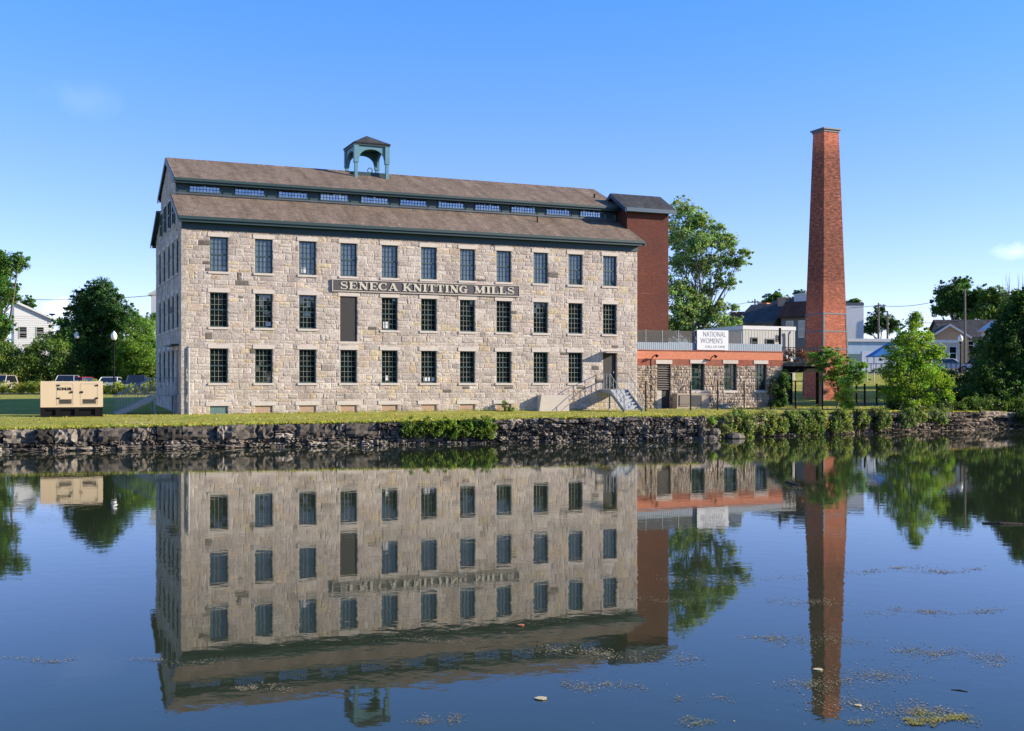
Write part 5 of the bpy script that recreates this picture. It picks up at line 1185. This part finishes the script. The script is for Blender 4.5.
# distant wood closing the horizon
n = 2600; xs_ = rng.uniform(-230, 260, n); Yw = 235+rng.uniform(0, 40, n); zz_ = 9+rng.random(n)*3.8*(.6+.4*np.sin(xs_*.11)+.25*np.sin(xs_*.31))
C = np.stack([xs_, Yw, zz_], 1); P, nn, LL, cc = clusterleaves(C, np.full(n, 1.7), 14, (.04, .07, .025), np.repeat(np.array([[0, 300, -10.]]), n*14, 0), .9)
tag(quadleaves('far_wood', P, nn, LL, cc, None), kind='stuff')
# ------------------------------------------------------------------ grass tufts along the wall edge and the mill foot
nb = 15000; a_ = rng.uniform(-30, 55, nb); pick_ = rng.random(nb)
bs = np.array([interp(a, WALLB) for a in a_]); bb_ = np.where(pick_ < .6, bs+.1+np.abs(rng.normal(size=nb))*.5, np.where(pick_ < .75, -.12-np.abs(rng.normal(size=nb))*.12, bs+rng.random(nb)*8))
zz_ = np.array([gz(a, b) for a, b in zip(a_, bb_)]); hgt = (.04+.06*rng.random(nb))*np.where(pick_ < .6, 1.2, .8)
Pm = np.stack([a_, bb_, zz_+hgt*.4], 1); F = np.array(MILL); P = Pm@F[:3, :3].T+F[:3, 3]
nn = rng.normal(size=P.shape); nn[:, 2] *= .3; nn /= np.linalg.norm(nn, axis=1)[:, None]
cc = np.array([.30, .30, .06])*(1+.25*rng.normal(size=(nb, 1)))*np.stack([1+.2*rng.normal(size=nb), np.ones(nb), np.ones(nb)], 1)
tag(quadleaves('grass', P, nn, hgt*1.6, np.clip(cc, .02, .5), None), kind='stuff')
# ------------------------------------------------------------------ floating things
def onwater(u, v): y = FOC*CAMZ/(v-HZ); return np.array([wx(u, y), y, 0.0])
FP_, FS, FC = [], [], []
def patch(u, v, su, sv, n, size, cols):
    for k in range(n):
        uu, vv = random.gauss(u, su), random.gauss(v, sv)
        if vv < 395: continue
        p = onwater(uu, vv); FP_.append(p+np.array([0, 0, .006])); FS.append(size*random.choice((.18, .26, .34, .6))*random.uniform(.5, 1)); FC.append(np.array(random.choice(cols))*random.uniform(.6, 1.2))
SCUM = [(.32, .27, .17), (.22, .20, .11), (.42, .36, .24), (.16, .17, .08)]; YEL = [(.30, .28, .06), (.24, .24, .05), (.36, .30, .09)]
def streak(u, v, lu, n, su, sv, size, cols, slope=0):
    n = int(n*1.8); lu *= 1.15
    for k in range(n):
        t = random.uniform(-1, 1); patch(u+lu*t, v+slope*t+2.5*math.sin(t*5+u), su*random.choice((.7, 1.5, 2.6)), sv*random.choice((.6, 1.2, 1.9)), int(random.choice([6, 16, 40, 90])), size, cols)
streak(262, 687, 24, 8, 3, 1.0, .045, SCUM); streak(610, 655, 70, 26, 4, 2.0, .05, SCUM, 6); streak(600, 686, 36, 13, 4, 1.6, .045, SCUM)
streak(845, 680, 60, 30, 6, 4, .05, SCUM, -6); streak(820, 640, 30, 14, 5, 3, .045, SCUM); streak(880, 708, 55, 26, 6, 4, .05, SCUM, 6)
streak(960, 655, 50, 20, 6, 3, .05, SCUM, 5); streak(930, 612, 70, 14, 5, 1.2, .06, SCUM); streak(910, 570, 60, 12, 6, 1, .07, SCUM); streak(800, 603, 30, 10, 5, 1.2, .05, SCUM)
streak(700, 700, 30, 5, 4, 1, .04, SCUM); streak(45, 660, 40, 9, 5, 1.2, .04, SCUM); streak(170, 662, 50, 6, 6, 1, .035, SCUM); streak(440, 720, 18, 10, 3, 1.5, .04, SCUM)
streak(640, 600, 40, 7, 5, 1, .05, SCUM); streak(770, 640, 14, 8, 4, 1.5, .05, SCUM); streak(420, 640, 60, 6, 6, 1, .04, SCUM); streak(730, 580, 60, 8, 6, 1, .06, SCUM); streak(700, 486, 90, 8, 8, 1, .09, SCUM)
for k in range(420): patch(random.uniform(0, 1024), 440+290*random.random()**.8, .5, .3, 1, .035, [(.45, .43, .38), (.25, .22, .15)])
Pn = np.array(FP_); nn = rng.normal(size=Pn.shape)*.08+np.array([0, 0, 1]); nn /= np.linalg.norm(nn, axis=1)[:, None]
tag(quadleaves('floating_debris', Pn, nn, np.array(FS), np.array(FC), None, 'debris', .8), kind='stuff')
FP_, FS, FC = [], [], []
streak(945, 718, 26, 22, 3, 1.2, .055, YEL, 3); streak(920, 722, 14, 12, 3, 1, .05, YEL); streak(700, 722, 12, 6, 3, 1, .045, YEL); streak(860, 722, 10, 5, 3, 1, .04, YEL)
Pn = np.array(FP_)+np.array([0, 0, .003]); nn = rng.normal(size=Pn.shape)*.1+np.array([0, 0, 1]); nn /= np.linalg.norm(nn, axis=1)[:, None]
tag(quadleaves('algae', Pn, nn, np.array(FS), np.array(FC), None, 'debris', .8), kind='stuff')
def branch(pts, r, name, label, cat):
    b = B(); b.tube([tuple(onwater(u, v)+np.array([0, 0, h])) for u, v, h in pts], r, 6, (.09, .07, .05)); return tag(b.build(name, 'bark', frame=WORLD), label, cat)
branch([(982, 523.5, .0), (1000, 524.2, .01), (1030, 524.6, .0)], [.03, .045, .03], 'driftwood', 'dark driftwood log floating at the right edge of the river', 'log')
branch([(951, 689.8, .002), (960, 690.6, .004), (968, 692.0, .002)], [.004, .007, .004], 'twig', 'short dark twig floating on the water near the bottom right', 'twig')
branch([(786, 482, .02), (800, 486, .03)], [.04, .02], 'twig', 'thin dark twig floating near the reflected chimney base', 'twig')
def fleaf(u, v, s, m, label):
    p = onwater(u, v); b = B(); n = 10; vs = [(p[0]+s*math.cos(2*math.pi*k/n)*(1 if k % 2 else .75), p[1]+s*.8*math.sin(2*math.pi*k/n), .012+.03*s*random.random()) for k in range(n)]
    vs2 = [(x, y, z-.008) for x, y, z in vs]; b.mesh(vs+vs2, [tuple(range(n)), tuple(range(2*n-1, n-1, -1))]+[(i, n+i, n+(i+1) % n, (i+1) % n) for i in range(n)]); return tag(b.build('floating_leaf', m, frame=WORLD), label, 'leaf')
fleaf(521, 625.5, .055, 'dryleaf', 'orange fallen leaf floating on the reflected mill roof')
fleaf(541, 699, .07, 'paleleaf', 'pale yellowish leaf floating alone at the bottom centre')
fleaf(818, 670, .06, 'paleleaf', 'pale leaf floating on the reflected chimney')
fleaf(858, 706, .04, 'paleleaf', 'small pale leaf floating just right of the reflected chimney top')
# ------------------------------------------------------------------ light, sky, camera
tx, ty = 2.0, .85
sd_ = Matrix.Rotation(TH, 4, 'Z') @ Vector((tx, -1, ty)); sd_.normalize()
el = math.asin(sd_.z); azc = math.atan2(sd_.x, sd_.y)
sun = bpy.data.lights.new('Sun', 'SUN'); sun.energy = 5.0; sun.angle = R(.5); sun.color = (1, .875, .69)
so = bpy.data.objects.new('Sun', sun); COL.objects.link(so); so.rotation_euler = sd_.to_track_quat('Z', 'Y').to_euler(); so.location = (60, 0, 60)
wd = bpy.data.worlds.new('World'); SC.world = wd; wd.use_nodes = True; nt = wd.node_tree; bg = nt.nodes['Background']
tc = nt.nodes.new('ShaderNodeTexCoord'); sky = nt.nodes.new('ShaderNodeTexSky'); sky.sky_type = 'NISHITA'; sky.sun_disc = False; sky.sun_elevation = el; sky.sun_rotation = azc
sky.air_density = .85; sky.dust_density = 0; sky.ozone_density = 2.0; sky.altitude = 1200
# a few real clouds: wisps of the sky itself, set by direction
def cloud(prev, u, v, su, sv, amt, sc=14):
    d = Vector(((u-CU)/FOC, 1, (HZ-v)/FOC)).normalized()
    mp = nt.nodes.new('ShaderNodeVectorMath'); mp.operation = 'SUBTRACT'; nt.links.new(tc.outputs['Generated'], mp.inputs[0]); mp.inputs[1].default_value = d
    ml = nt.nodes.new('ShaderNodeVectorMath'); ml.operation = 'MULTIPLY'; nt.links.new(mp.outputs[0], ml.inputs[0]); ml.inputs[1].default_value = (FOC/su, FOC/su, FOC/sv)
    ln = nt.nodes.new('ShaderNodeVectorMath'); ln.operation = 'LENGTH'; nt.links.new(ml.outputs[0], ln.inputs[0])
    n = noise(nt, sc, 6, .62, tc.outputs['Generated'], .6)
    s = N(nt, 'ShaderNodeMath', operation='MULTIPLY_ADD'); nt.links.new(n, s.inputs[0]); s.inputs[1].default_value = -2.4; 
    nt.links.new(ln.outputs['Value'], s.inputs[2])
    f = ramp(nt, s.outputs[0], [(0, (amt,)*3), (.02, (amt,)*3), (.5, (0, 0, 0))])
    mr = N(nt, 'ShaderNodeMapRange'); mr.inputs['From Min'].default_value = -1.2; mr.inputs['From Max'].default_value = .3; mr.inputs['To Min'].default_value = amt; mr.inputs['To Max'].default_value = 0
    nt.links.new(s.outputs[0], mr.inputs['Value'])
    return mixc(nt, mr.outputs[0], prev, (9, 9.2, 9.4))
hsv = nt.nodes.new('ShaderNodeHueSaturation'); hsv.inputs['Saturation'].default_value = 1.12; sz = nt.nodes.new('ShaderNodeSeparateXYZ'); nt.links.new(tc.outputs['Generated'], sz.inputs[0])
tint = ramp(nt, sz.outputs[2], [(.0, (.93, .79, .95)), (.07, (.94, .82, 1.0)), (.18, (.93, .875, 1.12)), (.31, (.84, .985, 1.26))])
nt.links.new(mixc(nt, 1.0, sky.outputs[0], tint, 'MULTIPLY'), hsv.inputs['Color'])
c = cloud(hsv.outputs[0], 86, 100, 26, 12, .035, 30); c = cloud(c, 1016, 252, 15, 6, .25, 50); c = cloud(c, 62, 308, 13, 8, .8, 34)
nt.links.new(c, bg.inputs['Color']); bg.inputs['Strength'].default_value = .14
cam = bpy.data.cameras.new('Camera'); co_ = bpy.data.objects.new('Camera', cam); COL.objects.link(co_)
cam.sensor_width = 36; cam.lens = FOC/1024*36; cam.shift_y = (HZ-365.5)/1024; co_.location = (0, 0, CAMZ); co_.rotation_euler = (R(90), 0, 0); cam.clip_end = 5000; cam.clip_start = .1
SC.camera = co_
SC.render.engine = 'CYCLES'; SC.render.resolution_x, SC.render.resolution_y = 1024, 731
SC.view_settings.view_transform = 'Standard'; SC.view_settings.look = 'None'; SC.view_settings.exposure = .85; SC.view_settings.gamma = 1
SC.view_settings.use_curve_mapping = False
SC.cycles.max_bounces = 8; SC.cycles.transparent_max_bounces = 8
